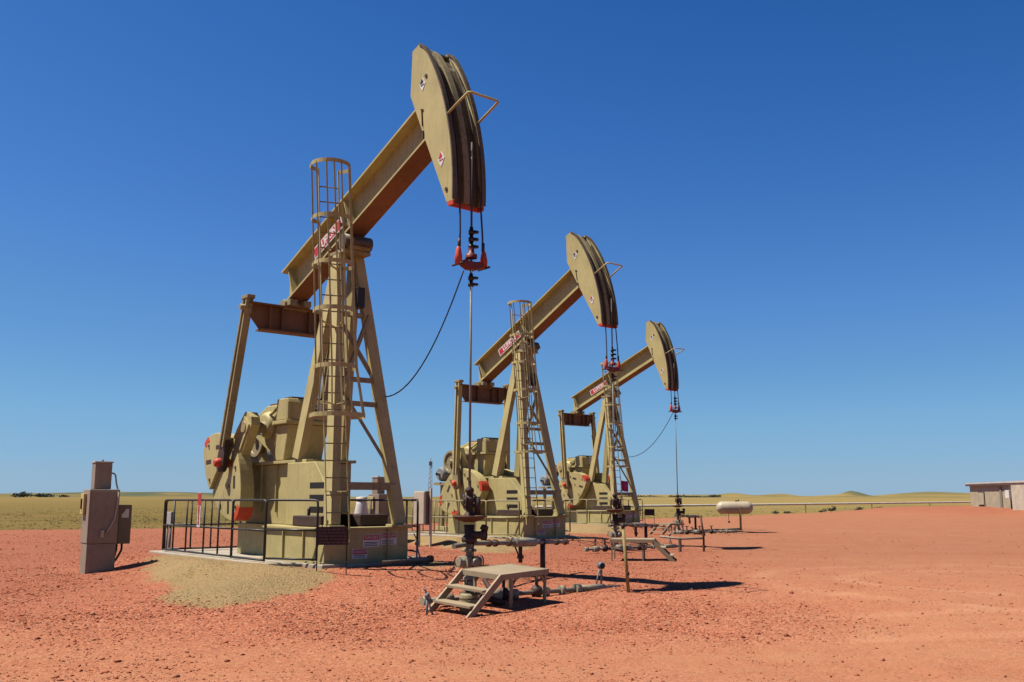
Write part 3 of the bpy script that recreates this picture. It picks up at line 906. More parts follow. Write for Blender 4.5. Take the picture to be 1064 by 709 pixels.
    m.prism([(-.24, 5.02), (-.15, 5.08), (-.07, 5.06), (.07, 5.06), (.15, 5.08), (.24, 5.02), (.17, 4.96), (.08, 4.92), (-.08, 4.92), (-.17, 4.96)], 2.98, 3.12, 'yz')
    cr = m.build('carrier_bar', 'redmetal', root, .015)
    for s in (-1, 1):
        q = MB(); q.lathe([(.02, .0), (.06, .02), (.065, .14), (.04, .28), (.025, .31)], (3.05, s * .265, 4.97), (0, 0, 1), 14)
        q.build('rope_socket', 'red', cr)
        q = MB(); q.cyl((2.9, s * .27, 4.985), (3.2, s * .27, 4.985), .02, 8); q.build('keeper_pin', 'darkbrown', cr)
    q = MB(); q.lathe([(.10, 0), (.10, .06), (.05, .09), (.05, .18)], (3.05, 0, 5.12), (0, 0, 1), 14); q.build('load_cell', 'redmetal', cr)
    m = MB(); m.cyl((3.05, 0, 1.25), (3.05, 0, 5.1), .019, 10); m.build('polished_rod', 'steel', root)
    m = MB(); m.cyl((3.05, 0, 5.1), (3.05, 0, 7.15), .0185, 10); m.build('rod_end', 'darkbrown', root)
    for (z0, z1) in ((5.28, 5.66), (4.64, 4.86)):
        q = MB(); k = 3 if z1 - z0 > .3 else 2
        for j in range(k):
            zz = z0 + (z1 - z0) * j / k; hh = (z1 - z0) / k
            q.lathe([(0, 0), (.05, 0), (.05, hh * .55), (.032, hh * .6), (.032, hh * .98), (0, hh * .98)], (3.05, 0, zz), (0, 0, 1), 12)
            q.box(3.055, 3.12, .03, .10, zz + .02, zz + hh * .5)
        q.build('rod_clamp', 'black', root)
    # ---- equalizer and its bearing under the tail
    tail = ROT @ bp(.04, -dep)
    ez = tail.z - .15
    EU = tail.x - .10
    m = MB(); m.cyl((EU + .05, -.30, ez + .06), (EU + .05, .30, ez + .06), .11, 18)
    m.box(EU - .2, EU + .3, -.25, -.08, ez + .02, ez + .15); m.box(EU - .2, EU + .3, .08, .25, ez + .02, ez + .15)
    m.build('equalizer_bearing', 'tan_old', root, .01)
    m = MB()
    zt = ez - .02
    prof = [(-1.05, zt), (1.05, zt), (1.05, zt - .20), (.80, zt - .50), (-.80, zt - .50), (-1.05, zt - .20)]
    m.prism(prof, EU - .02, EU + .02, 'yz')
    m.box(EU - .16, EU + .16, -1.06, 1.06, zt + .001, zt + .035)
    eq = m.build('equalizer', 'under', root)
    m = MB(); m.box(EU - .15, EU + .15, -.80, .80, zt - .535, zt - .502)
    for v in (-.32, .32, -.6, .6): m.box(EU + .022, EU + .13, v - .012, v + .012, zt - .50, zt - .002); m.box(EU - .13, EU - .022, v - .012, v + .012, zt - .50, zt - .002)
    m.build('flange', 'under', eq)
    # ---- cranks, counterweights, pitmans
    th = R(crank_deg); e = Vector((math.cos(th), 0, math.sin(th))); p = Vector((-math.sin(th), 0, math.cos(th)))
    def cp(s_, t_): w = SHAFT + e * s_ + p * t_; return (w.x, w.z)
    m = MB(); m.cyl((SHAFT.x, -.95, SHAFT.z), (SHAFT.x, .95, SHAFT.z), .12, 20); m.build('crank_shaft', 'tan_old', root)
    for sd in (-1, 1):
        y0, y1 = sorted((sd * .70, sd * .90))
        m = MB()
        m.prism([cp(-.22, -.22), cp(-.32, -.08), cp(-.32, .08), cp(-.22, .22), cp(.35, .29), cp(1.97, .25), cp(2.03, .12), cp(2.03, -.12), cp(1.97, -.25), cp(.35, -.29)], y0, y1)
        ck = m.build('crank', 'tan', root, .012)
        q = MB(); yy = sorted((sd * .902, sd * .93))
        q.prism([cp(-.18, -.16), cp(-.18, .16), cp(.45, .22), cp(.45, .17), cp(-.08, .10), cp(-.08, -.10), cp(.45, -.17), cp(.45, -.22)], *yy)
        q.build('hub_rim', 'tan', ck)
        q = MB(); q.prism([cp(.06, -.085), cp(.06, .085), cp(.62, .10), cp(.62, -.10)], *sorted((sd * .9005, sd * .906))); q.build('recess', 'tan_old', ck)
        for w in (-1, 1):
            sc, hw = 1.25, .262
            edge = smooth_arc([(.50, hw), (.60, .48), (.84, .86), (1.10, 1.10), (1.36, 1.20), (1.60, 1.11), (1.80, .78), (1.90, .50), (1.93, hw)], 3)
            poly = [cp(a_, w * b_) for a_, b_ in edge]
            ya, yb = sorted((sd * .68, sd * .98))
            # split off the tip that carries the red paint
            m = MB()
            m.prism(poly, ya, yb)
            cw = m.build('counterweight', 'tan', ck, .015)
            # cast lifting slots and bolt heads
            q = MB(); yf = sorted((sd * .9805, sd * .986))
            for (ss, tt) in ((sc - .25, .58), (sc + .30, .74)):
                q.prism([cp(ss - .12, w * (tt - .06)), cp(ss + .06, w * (tt + .12)), cp(ss + .12, w * (tt + .06)), cp(ss - .06, w * (tt - .12))], *yf)
            q.each('slot', 'darkbrown', cw)
            q = MB()
            for (ss, tt) in ((sc - .5, .40), (sc + .52, .42), (sc + .05, 1.0), (sc - .02, .45)):
                c = cp(ss, w * tt); q.cyl((c[0], sd * .98, c[1]), (c[0], sd * 1.012, c[1]), .035, 8)
            q.each('bolt_head', 'tan_old', cw)
            # red safety tips
            q = MB()
            tips = ((10, 14),) if w > 0 else (((10, 13),) if i == 0 else ((9, 13), (20, 24)))
            for (k0, k1) in tips:
                seg = [(a_ + (a_ - sc) * .006, b_ + .006) for a_, b_ in edge[k0:k1 + 1]]
                inner = [(x_ + (sc - x_) * .17, y_ - (.13 if k0 < 18 else .0)) for x_, y_ in seg[::-1]]
                q.prism([cp(x_, w * y_) for x_, y_ in seg] + [cp(x_, w * y_) for x_, y_ in inner], *sorted((sd * .675, sd * .987)))
            q.each('painted_tip', 'red', cw)
        pin = SHAFT + e * .97
        q = MB(); q.lathe([(.0, .33), (.05, .33), (.085, .30), (.10, .24), (.10, 0)], (pin.x, sd * .93, pin.z), (0, sd, 0), 16); q.build('crank_pin', 'red', ck)
        # pitman: two channels with a forked foot around the pin
        a = Vector((pin.x, sd * 1.10, pin.z)); b = Vector((EU, sd * 1.06, zt + .12))
        d = (b - a).normalized()
        m = MB()
        xx = d.cross(Vector((0, 1, 0))).normalized()
        m.bar(a + d * .35 + xx * .075, b + xx * .075, .05, .15, up=(0, 1, 0))
        m.bar(a + d * .35 - xx * .075, b - xx * .075, .05, .15, up=(0, 1, 0))
        m.bar(a + d * .35, b, .10, .03, up=(0, 1, 0))
        pt = m.build('pitman_arm', 'tan_old' if i == 0 else 'tan', root)
        q = MB()
        pr = []
        for k in range(13):
            an = PI + PI * k / 12
            pr.append(a + xx * (.16 * math.cos(an)) + d * (.20 * math.sin(an)))
        pr += [a + d * .5 + xx * .13, a + d * .5 - xx * .13]
        n_ = len(pr)
        vs = [v_ + Vector((0, sd * -.085, 0)) for v_ in pr] + [v_ + Vector((0, sd * .035, 0)) for v_ in pr]
        q.add(vs, [tuple(range(n_)), tuple(range(2 * n_ - 1, n_ - 1, -1))] + [(k, n_ + k, n_ + (k + 1) % n_, (k + 1) % n_) for k in range(n_)])
        q.build('pitman_foot', 'darkbrown' if i == 0 else 'tan_old', pt)
        q = MB(); q.box(b.x - .15, b.x + .15, sd * 1.06 - .09, sd * 1.06 + .09, b.z - .02, b.z + .06); q.build('pitman_cap', 'tan_old', pt, .01)
        q = MB(); q.cyl((EU, sd * .98, zt - .08), (EU, sd * 1.24, zt - .08), .06, 12); q.build('equalizer_pin', 'tan_old', pt)
    # ---- caged ladder up the near front leg
    ca, sa = math.cos(R(20)), math.sin(R(20))
    cd = Vector((ca, -sa, 0)); rd = Vector((sa, ca, 0))
    f0 = Vector((.34, -.80, .42)); f1 = Vector((-.34, -.86, 7.38))
    def lp(z): return f0 + (f1 - f0) * ((z - f0.z) / (f1.z - f0.z))
    m = MB()
    for s in (-1, 1):
        m.bar(f0 + rd * (.20 * s), f1 + rd * (.185 * s), .018, .055, up=cd)
    ld = m.build('ladder', 'tan', root)
    q = MB()
    z = .62
    while z < 7.2:
        c = lp(z); q.cyl(c - rd * .19, c + rd * .19, .0125, 6); z += .305
    q.each('rung', 'tan_old', ld)
    q = MB()
    for z in (1.3, 2.9, 4.4, 5.6): 
        c = lp(z); q.bar(c - rd * .2, fl(-1, z), .05, .012); q.bar(c + rd * .2, fl(-1, z), .05, .012)
    q.each('ladder_bracket', 'tan', ld)
    hoops = []
    HS = ((7.36, .36, .66), (6.30, .36, .66), (5.42, .36, .66), (4.55, .36, .66), (3.50, .37, .68), (2.62, .47, .80))
    for (z, hw_, dp) in HS:
        c = lp(z); pts = []
        for k in range(17):
            a = PI * k / 16
            pts.append(c + rd * (-hw_ * math.cos(a)) + cd * (max(0, dp - hw_) + hw_ * math.sin(a)))
        pts = [c - rd * .20 - cd * .02, c - rd * hw_ + cd * .12] + pts + [c + rd * hw_ + cd * .12, c + rd * .20 - cd * .02]
        q = MB()
        for p0, p1 in zip(pts[:-1], pts[1:]):
            q.bar(p0, p1 + (p1 - p0) * .06, .010, .075, up=(0, 0, 1))
        q.build('cage_hoop', 'tan', ld)
        hoops.append(pts)
    for k in (2, 5, 8, 10, 12, 15, 18):
        q = MB()
        for A, B in zip(hoops[:-1], hoops[1:]):
            q.bar(A[k], B[k], .03, .008, up=cd)
        q.build('cage_bar', 'tan', ld)
    # ---- hazard stickers on the front plate
    for (v0, v1, z0, z1) in ((-.10, .26, .30, .52), (.28, .62, .33, .55), (-.32, .0, .10, .27)):
        vc = (v0 + v1) / 2
        q = MB(); q.box(.003, .008, v0, v1, z0, z1); dc = q.build('warning_sticker', 'label_white', root)
        q = MB(); q.box(.0085, .011, v0 + .01, v1 - .01, z1 - .095, z1 - .008); q.build('header', 'label_red', dc)
        lettering('lettering', 'DANGER', .075, 'label_white', dc, frame((.012, vc, z1 - .052), (0, 1, 0), (0, 0, 1)))
        q = MB()
        for j in range(3): q.box(.0085, .010, v0 + .03, v1 - .04 - .03 * (j % 2), z0 + .02 + j * .028, z0 + .032 + j * .028)
        q.build('small_print', 'label_black', dc)
    return root

build_unit(0, 0., 229, 'largest and nearest tan pump jack with its crank swung toward the rear')
build_unit(1, R(4.5), -76, 'middle tan pump jack standing between the nearest and the farthest one')
build_unit(2, R(-1.5), -57, 'smallest and farthest tan pump jack beside the pink flag')

# =====================================================================
# guard railings round each pump jack
# =====================================================================
def rail_panel(m, a, b, z0, z1, mids):
    a, b = Vector(a), Vector(b); d = (b - a).normalized(); r = .022
    q = .12
    loop = []
    def corner(c, d0, d1):
        return [c + d0 * q, c + d0 * q * .3 + d1 * q * .06, c + d0 * q * .06 + d1 * q * .3, c + d1 * q]
    Z = Vector((0, 0, 1))
    A0, A1 = a + Z * z0, a + Z * z1; B0, B1 = b + Z * z0, b + Z * z1
    m.tube([A0, A1 - Z * q] + [A1 - Z * q * .3 + d * q * .06, A1 - Z * q * .06 + d * q * .3, A1 + d * q, B1 - d * q, B1 - d * q * .3 - Z * q * .06, B1 - d * q * .06 - Z * q * .3, B1 - Z * q, B0], r, 8)
    zm = z0 + (z1 - z0) * .50
    m.tube([a + Z * zm, b + Z * zm], r * .9, 8); m.tube([A0 + Z * .02, B0 + Z * .02], r * .9, 8)
    for t in mids:
        c = a + (b - a) * t; m.tube([c + Z * (z0 + .02), c + Z * z1], r * .9, 8)
def railings(i, label):
    root = empty('guard_railing', UNITS[i], YAW, label, 'railing', 'guard railings round the pump jacks')
    zt = 1.145
    for (a, b, z0, mids) in (((-6.05, -1.50), (-2.50, -1.50), .06, (.16, .36, .62, .82)), ((-2.48, -1.50), (-1.08, -1.50), .05, ()),
                            ((-1.06, -1.50), (-.06, -1.0), .09, ()), ((-6.07, -1.46), (-6.07, 1.46), .06, (.2, .36, .6, .8)),
                            ((-6.05, 1.50), (-3.4, 1.50), .06, (.33, .66)), ((-3.38, 1.50), (-1.3, 1.50), .06, (.5,)), ((-1.28, 1.50), (-.06, 1.14), .16, (.45,))):
        m = MB(); rail_panel(m, (a[0], a[1], 0), (b[0], b[1], 0), z0, zt, mids)
        m.build('rail_panel', 'blackrail' if i == 0 else 'tan_old', root)
    return root
railings(0, 'black tubular guard railing round the crank of the nearest pump jack')
railings(1, 'guard railing round the middle pump jack')
railings(2, 'guard railing round the farthest pump jack')

# long red and white sign hung on the near railing
t = empty('hazard_sign', up(0, -4.05, -1.535, .60), YAW, 'narrow red and white hazard sign hung on the black railing', 'sign')
m = MB(); m.box(-.075, .075, -.006, .006, 0, .70); m.build('sign_plate', 'label_white', t)
m = MB(); m.box(-.07, .07, -.010, -.0065, .44, .69); m.build('red_header', 'label_red', t)
lettering('lettering', 'DANGER', .095, 'label_red', t, frame((0, -.012, .24), (0, 0, 1), (-1, 0, 0)), .004)

# grey junction box on a short post behind the railing
jb = (-7.66, 21.9); t = empty('junction_box', (jb[0], jb[1], gz(*jb)), R(-20), 'pale blue-grey junction box on a short post behind the black railing', 'electrical box')
m = MB(); m.box(-.10, .10, -.06, .06, .62, .90); m.build('box', 'galv', t, .01)
m = MB(); m.box(-.09, .09, -.072, -.062, .63, .89); m.each('cover', 'white', t, .004)
m = MB(); m.cyl((.03, 0, -.05), (.03, 0, .62), .03, 8); m.cyl((-.05, 0, -.05), (-.05, 0, .62), .02, 8); m.build('post', 'galv', t)

# =====================================================================
# dark notice boards in front of the pads
# =====================================================================
def notice(loc, rz, label, wd=.53, ht=.30, legs=.46, group='dark notice boards'):
    t = empty('notice_board', loc, rz, label, 'notice board', group)
    m = MB(); m.box(-wd / 2, wd / 2, -.008, .008, legs, legs + ht); m.build('board', 'sign_dark', t)
    for s in (-1, 1):
        m = MB(); m.bar((s * (wd / 2 - .02), .018, -.15), (s * (wd / 2 - .02), .018, legs + ht), .028, .018); m.build('leg', 'blackrail', t)
    m = MB()
    rr = random.Random(3)
    for k in range(5):
        z = legs + ht - .045 - k * .054; x = -wd / 2 + .04
        while x < wd / 2 - .06:
            w = rr.uniform(.03, .09); w = min(w, wd / 2 - .03 - x)
            m.box(x, x + w, -.0105, -.0085, z - .012, z + .012); x += w + .018
    m.build('faded_print', 'sign_text', t)
    return t
notice((-3.03, 16.55, gz(-3.03, 16.55)), R(8), 'dark notice board on two thin legs before the nearest pump jack')
notice((6.50, 46.2, 0.), R(5), 'dark notice board on thin legs to the right of the farthest pump jack', .48, .30, .42)

# =====================================================================
# well heads with their flow lines
# =====================================================================
WELL = [up(i, 3.05, 0) for i in range(3)]
def wellhead(i, label):
    z0 = gz(WELL[i].x, WELL[i].y) - UNITS[i].z
    t = empty('wellhead', (WELL[i].x, WELL[i].y, UNITS[i].z), YAW, label, 'wellhead', 'wellheads under the pump jacks')
    m = MB()
    m.lathe([(0, 0), (.13, 0), (.13, .10), (.09, .12), (.09, .34), (.06, .36), (.06, .52), (.10, .54), (.10, .58)], (0, 0, z0 - .1), (0, 0, 1), 16)
    m.lathe([(.055, 0), (.055, .5)], (0, 0, .15), (0, 0, 1), 14)
    m.build('casing_head', 'palepipe', t)
    m = MB()
    m.box(-.11, .11, -.11, .11, .10, .27); m.cyl((0, -.22, .18), (0, .22, .18), .07, 14); m.cyl((-.2, 0, .18), (.2, 0, .18), .06, 14)
    for s in (-1, 1): m.lathe([(.10, 0), (.10, .03)], (0, s * .2, .18), (0, s, 0), 14)
    m.lathe([(.0, 0), (.12, 0), (.12, .04), (0, .04)], (0, 0, .34), (0, 0, 1), 16)
    m.build('valve_block', 'palepipe', t, .01)
    m = MB()
    m.lathe([(.0, 0), (.10, 0), (.125, .05), (.125, .10), (.075, .14), (.085, .30), (.0, .30)], (0, 0, .46), (0, 0, 1), 16)
    m.cyl((0, 0, .60), (.24, .12, .60), .06, 12); m.lathe([(.085, 0), (.085, .06)], (.20, .10, .60), (.88, .47, 0), 14)
    m.lathe([(0, 0), (.07, .02), (.06, .09), (0, .11)], (.18, .14, .66), (.3, .2, .9), 12)
    m.build('pumping_tee', 'darkbrown', t)
    m = MB()
    m.lathe([(.09, 0), (.22, .045), (.265, .08), (.265, .10), (.24, .10), (.19, .07), (.07, .03)], (0, 0, .80), (0, 0, 1), 28)
    m.build('drip_pan', 'rusty', t)
    m = MB()
    prof = [(.09, 0)]
    for (r_, h_) in [(.84 * p_, q_) for p_, q_ in ((.09, .08), (.07, .09), (.07, .16), (.10, .17), (.10, .22), (.075, .24), (.115, .27), (.115, .32), (.06, .34), (.06, .40), (.085, .41), (.085, .46), (.03, .50), (.03, .58))]: prof.append((r_, h_))
    m.lathe(prof, (0, 0, .86), (0, 0, 1), 16)
    for a in range(4):
        c, s = math.cos(a * PI / 2 + .4), math.sin(a * PI / 2 + .4); m.cyl((.10 * c, .10 * s, 1.02), (.10 * c, .10 * s, 1.24), .014, 6)
    m.build('stuffing_box', 'darkbrown', t)
    m = MB(); m.cyl((.08, .10, .92), (.08, .10, 1.2), .05, 10); m.cyl((.13, -.02, .10), (.13, -.02, .48), .012, 6); m.each('grease_line', 'darkbrown', t)
    # flow line (in the world's axes, relative to the well)
    return t
wellhead(0, 'rusty wellhead with drip pan behind the nearest stair platform')
wellhead(1, 'wellhead with orange-rust pan in front of the farthest pump jack base')
wellhead(2, 'farthest wellhead, standing clear to the right against the prairie')

def flowline(i, label):
    w = WELL[i]; base = Vector((w.x, w.y, UNITS[i].z))
    t = empty('flow_line', base, 0, label, 'pipe', 'raised flow lines leaving the wellheads')
    A = Vector((.05, .15, .46)); B = Vector((1.25, 2.70, .37)); C = Vector((1.78, 3.9, .33)); d = (C - A).normalized()
    def at(k): return A + (C - A) * k
    m = MB(); m.tube([Vector((-.22, -.42, .44)), A, B, C], .038, 10)
    m.build('pipe', 'greypipe', t)
    m = MB()
    for k in (.14, .20, .33, .52, .70, .86, .97):
        m.lathe([(0, -.03), (.062, -.03), (.062, .03), (0, .03)], at(k), d, 12)
    m.each('coupling', 'rusty', t)
    m = MB(); m.tube([at(.38), at(.60)], .075, 12); m.build('valve_body', 'palepipe', t)
    gb = gz(base.x + B.x, base.y + B.y) - base.z
    m = MB(); m.cyl(B, (B.x, B.y, gb - .1), .05, 10); m.lathe([(.09, 0), (.09, .05)], (B.x, B.y, gb + .08), (0, 0, 1), 10); m.build('riser', 'darkbrown', t)
    c = at(.45); 
    m = MB(); m.cyl(c, (c.x, c.y, .05), .035, 8); m.bar(c + Vector((-.12, -.22, 0)), (c.x, c.y, .10), .02, .02); m.lathe([(.06, 0), (.06, .06)], (c.x, c.y, .12), (0, 0, 1), 8); m.build('drain_valve', 'darkbrown', t)
    return t
flowline(0, 'raised grey flow line with valves between the nearest and middle pump jacks')
flowline(1, 'raised flow line with riser beside the middle wellhead')
flowline(2, 'raised flow line at the farthest wellhead')

# =====================================================================
# stair platforms
# =====================================================================
def platform(loc, rz, w, L, run, h, label, mirror=False):
    """stairs drop towards -x from the edge x=0; deck 0..L, width 0..w, deck height h"""
    t = empty('step_platform', loc, rz, label, 'step platform', 'steel stair platforms at the wellheads')
    m = MB(); m.box(0, L, 0, w, h - .022, h)
    k = 0
    dk = m.build('deck', 'dusty', t)
    m = MB()
    m.box(-.0, L, -.022, -.002, h - .075, h + .004); m.box(0, L, w + .002, w + .022, h - .075, h + .004)
    m.box(L + .002, L + .022, -.022, w + .022, h - .075, h + .004); m.box(-.022, -.002, .0, w, h - .07, h - .002)
    m.build('edge_frame', 'dusty', dk)
    for s, y in ((-1, .0), (1, w)):
        m = MB()
        m.bar((0.02, y, h - .03), (-run, y, -.05), .03, .10, up=(1, 0, 0))
        m.build('stringer', 'dusty', t)
    for k in (1, 2):
        f = k / 2.75
        m = MB(); x = -run * f; m.box(x - .11, x + .09, .018, w - .018, h * (1 - f) - .03, h * (1 - f)); m.build('tread', 'dusty', t)
    for (x, y) in ((L - .02, .02), (L - .02, w - .02), (.25, .02), (.25, w - .02)):
        m = MB(); m.bar((x, y, h - .03), (x, y, -.08), .035, .035); m.bar((x - .14 if x > .5 else x + .14, y, h - .04), (x, y, h - .2), .025, .025, up=(0, 1, 0)); m.build('leg', 'dusty', t)
    return t
p1 = (-.167, 13.75); z1 = -.385
o = platform((p1[0], p1[1], z1), R(49), .74, 1.02, .665, .123 - z1, 'nearest stair platform, tan steel with two treads facing left')
o.rotation_euler = (.055, -.026, R(49))
p2 = (3.52, 24.3); platform((p2[0], p2[1], gz(*p2)), R(170), .95, 1.0, .50, .50, 'stair platform at the middle wellhead, its steps facing right')
p3 = (6.62, 40.9); platform((p3[0], p3[1], gz(*p3)), R(30), .8, .7, .5, .45, 'small stair platform beside the farthest wellhead')

# =====================================================================
# ground-level pipe manifolds
# =====================================================================
def manifold(loc, rz, label, beacon=True, L=3.9):
    t = empty('pipe_manifold', loc, rz, label, 'pipe manifold', 'pipe manifolds lying on the gravel')
    m = MB(); m.tube([(0, 0, .12), (L * .5, 0, .12), (L, 0, .10)], .034, 10); m.build('pipe', 'greypipe', t)
    m = MB()
    for (x, r_, l_) in ((.05, .06, .06), (.40, .075, .10), (1.25, .09, .12), (1.62, .075, .08), (2.28, .08, .04), (2.62, .07, .04), (2.95, .08, .05)):
        m.lathe([(0, -l_), (r_, -l_), (r_, l_), (0, l_)], (x, 0, .12), (1, 0, 0), 14)
    m.tube([(2.95, 0, .115), (3.55, 0, .11)], .058, 12)
    m.each('valve_body', 'palepipe', t)
    for x in (.75, 1.45, 2.1):
        m = MB(); m.sphere((x, 0, .13), .10, 12, 8); m.cyl((x, 0, .2), (x, 0, .36), .025, 8); m.cyl((x - .1, 0, .36), (x + .1, 0, .36), .015, 6)
        m.build('gate_valve', 'darkbrown', t)
    m = MB(); m.tube([(.9, 0, .12), (.95, -.25, .12), (1.05, -.5, .05)], .05, 8); m.build('branch_pipe', 'darkbrown', t)
    m = MB(); m.tube([(1.5, 0, .12), (1.5, .35, .12), (1.55, .6, .3)], .04, 8); m.build('branch_pipe', 'darkbrown', t)
    return t
a = Vector((-1.25, 13.9)); b = Vector((1.75, 16.35)); d = b - a
manifold((a.x, a.y, gz(a.x, a.y)), math.atan2(d.y, d.x), 'pipe manifold on the gravel under the nearest stair platform')
a2 = (1.95, 26.4); manifold((a2[0], a2[1], gz(*a2)), R(38), 'pipe manifold on the gravel by the middle stair platform')
a3 = (6.5, 39.6); manifold((a3[0], a3[1], gz(*a3)), R(32), 'pipe manifold on the gravel at the farthest wellhead')
# bulbous green-tan vessel under the near platform
v1 = (-.60, 13.75); t = empty('drain_barrel', (v1[0], v1[1], gz(*v1)), 0, 'squat tan drain barrel half hidden beneath the nearest stair platform', 'barrel')
m = MB(); m.lathe([(0, 0), (.11, 0), (.13, .03), (.13, .24), (.11, .27), (0, .27)], (0, 0, -.03), (0, 0, 1), 20); m.build('shell', 'tan_old', t)
m = MB(); m.lathe([(.133, 0), (.133, .02)], (0, 0, .16), (0, 0, 1), 20); m.lathe([(0, 0), (.03, 0), (.03, .03), (0, .03)], (.06, 0, .27), (0, 0, 1), 8); m.build('band', 'rusty', t)

def transmitter(loc, label):
    t = empty('pressure_transmitter', loc, R(15), label, 'transmitter', 'pressure transmitters')
    m = MB(); m.cyl((0, 0, -.05), (0, 0, .20), .018, 8); m.cyl((-.09, 0, -.05), (-.04, 0, .20), .014, 8); m.build('stem', 'galv', t)
    m = MB(); m.lathe([(0, 0), (.045, 0), (.062, .03), (.062, .09), (.045, .12), (0, .12)], (0, .06, .27), (0, -1, 0), 16); m.build('housing', 'blueplastic', t)
    m = MB(); m.lathe([(0, .0), (.04, 0), (.04, .01)], (0, -.062, .27), (0, -1, 0), 14); m.build('dial', 'black', t)
for (x, y, lb) in ((1.50, 16.6, 'blue-grey pressure transmitter on the right end of the near manifold'),):
    transmitter((x, y, gz(x, y) + .05), lb)

def hydrant(x, y, label, sc=.8):
    t = empty('valve_standpipe', (x, y, gz(x, y)), R(20), label, 'standpipe', 'small grey valve standpipes')
    m = MB(); m.cyl((0, 0, -.05), (0, 0, .30 * sc), .018, 8); m.cyl((.10, 0, -.05), (.01, 0, .25 * sc), .014, 8); m.build('stem', 'galv', t)
    m = MB(); m.lathe([(0, 0), (.03, 0), (.042, .03), (.03, .07), (0, .08)], (0, 0, .28 * sc), (0, 0, 1), 12); m.cyl((.0, 0, .36 * sc), (-.06, 0, .46 * sc), .012, 6); m.build('valve', 'galv', t)
hydrant(-1.16, 13.55, 'small grey valve standpipe left of the near stair platform')
hydrant(-1.78, 18.4, 'small grey valve standpipe at the front corner of the nearest concrete slab', 1.2)
hydrant(4.85, 30.2, 'small grey valve standpipe near the middle concrete slab', 1.2)
# low grey pipe stub lying at the pad corner
t = empty('pipe_stub', (-2.2, 17.75, gz(-2.2, 17.75) + .05), R(48), 'grey pipe stub lying along the front of the nearest concrete slab', 'pipe')
m = MB(); m.tube([(-.2, 0, .03), (1.0, 0, .03)], .045, 10); m.build('pipe', 'greypipe', t)
m = MB(); m.lathe([(.07, 0), (.07, .08)], (.95, 0, .03), (1, 0, 0), 10); m.build('collar', 'rusty', t)

# small pipe rack by the middle well
x, y = 5.25, 27.0
t = empty('pipe_rack', (x, y, gz(x, y)), R(6), 'low pipe rack with one tall pipe right of the middle stair platform', 'pipe rack')
m = MB(); m.tube([(-1.15, .2, .40), (-.6, .1, .34), (0, 0, .36), (.0, 0, .36)], .03, 8); m.build('pipe', 'palepipe', t)
m = MB(); m.tube([(.02, 0, -.1), (.02, 0, .55), (.0, 0, .60), (-.04, .02, .98)], .03, 8); m.build('riser', 'rusty', t)
m = MB(); m.bar((-.62, .1, -.1), (-.62, .1, .36), .07, .07); m.build('support', 'palepipe', t)
m = MB(); m.lathe([(.055, 0), (.055, .06)], (.02, 0, .1), (0, 0, 1), 8); m.lathe([(.055, 0), (.055, .06)], (.02, 0, .42), (0, 0, 1), 8); m.each('coupling', 'rusty', t)

# ochre marker pole
x, y = 1.83, 15.5
t = empty('marker_pole', (x, y, gz(x, y)), 0, 'ochre steel marker pole with dark bands in front of the middle wellhead', 'pole')
m = MB(); m.cyl((0, 0, -.1), (-.075, 0, 1.04), .027, 10); m.build('shaft', 'polepaint', t)
m = MB(); m.cyl((-.0135, 0, .26), (-.0175, 0, .31), .030, 10); m.cyl((-.071, 0, .98), (-.078, 0, 1.05), .030, 10); m.build('band', 'black', t)

# =====================================================================
# control cabinets
# =====================================================================
def control_cabinet(loc, rz, label):
    t = empty('control_cabinet', loc, rz, label, 'control cabinet', 'tall motor control cabinets')
    m = MB(); m.box(-.27, .27, -.22, .20, -.1, .54); m.build('plinth', 'cab', t, .01)
    m = MB(); m.box(-.28, .28, -.235, .26, .545, 1.58); bd = m.build('body', 'cab', t, .012)
    m = MB(); m.box(-.25, .25, -.247, -.237, .58, 1.55); m.build('door', 'cab', bd, .004)
    m = MB(); m.box(-.05, .01, -.32, -.248, .66, .80); m.build('door_box', 'cab_pale', bd, .008)
    m = MB(); m.box(-.16, .16, -.02, .24, 1.585, 2.10); ub = m.build('upper_box', 'cab', t, .01)
    m = MB(); m.box(-.175, .175, -.04, .255, 2.10, 2.13); m.build('lid', 'cab_pale', ub, .005)  # sunlight on the lid put into its paler colour
    m = MB(); m.cyl((0, .1, 2.13), (0, .1, 2.17), .02, 8); m.build('nub', 'galv', ub)
    m = MB(); m.box(-.34, -.283, -.02, .20, 1.10, 1.50); sw = m.build('switch_box', 'yellow', t, .01)
    m = MB(); m.box(-.365, -.341, .06, .10, 1.2, 1.4); m.build('handle', 'rusty', sw)
    m = MB(); m.box(.33, .58, -.05, .22, .52, 1.28); sb = m.build('side_box', 'cab_dark', t, .01)
    m = MB(); m.box(.283, .33, .0, .15, .7, 1.1); m.build('bracket', 'cab_dark', sb)
    m = MB(); m.add([(.40, -.054, 1.04), (.52, -.054, 1.04), (.52, -.054, 1.2)], [(0, 1, 2)]); m.add([(.40, -.0535, 1.04), (.40, -.0535, 1.10), (.46, -.0535, 1.12)], [(0, 1, 2)])
    m2 = MB(); m2.prism([(.39, 1.03), (.525, 1.03), (.525, 1.20), (.47, 1.20), (.42, 1.12), (.39, 1.10)], -.055, -.0505); m2.build('sticker', 'label_white', sb)
    m = MB()
    m.tube([(.16, .05, 1.9), (.21, .04, 1.90), (.235, .0, 1.86), (.245, -.06, 1.7), (.245, -.27, 1.5), (.235, -.27, 1.3), (.20, -.27, 1.02), (.13, -.27, .86), (.06, -.27, .76)], .016, 8)
    m.build('conduit', 'cab_pale', t)
    m = MB()
    for k in (0, 1): m.tube([(.36 + .10 * k, .08, .54), (.36 + .10 * k, .08, .40), (.33 + .07 * k, .06, .28), (.25, .02, .14 - .06 * k), (.2, .0, -.05)], .022, 8)
    m.each('cable', 'darkbrown', t)
    return t
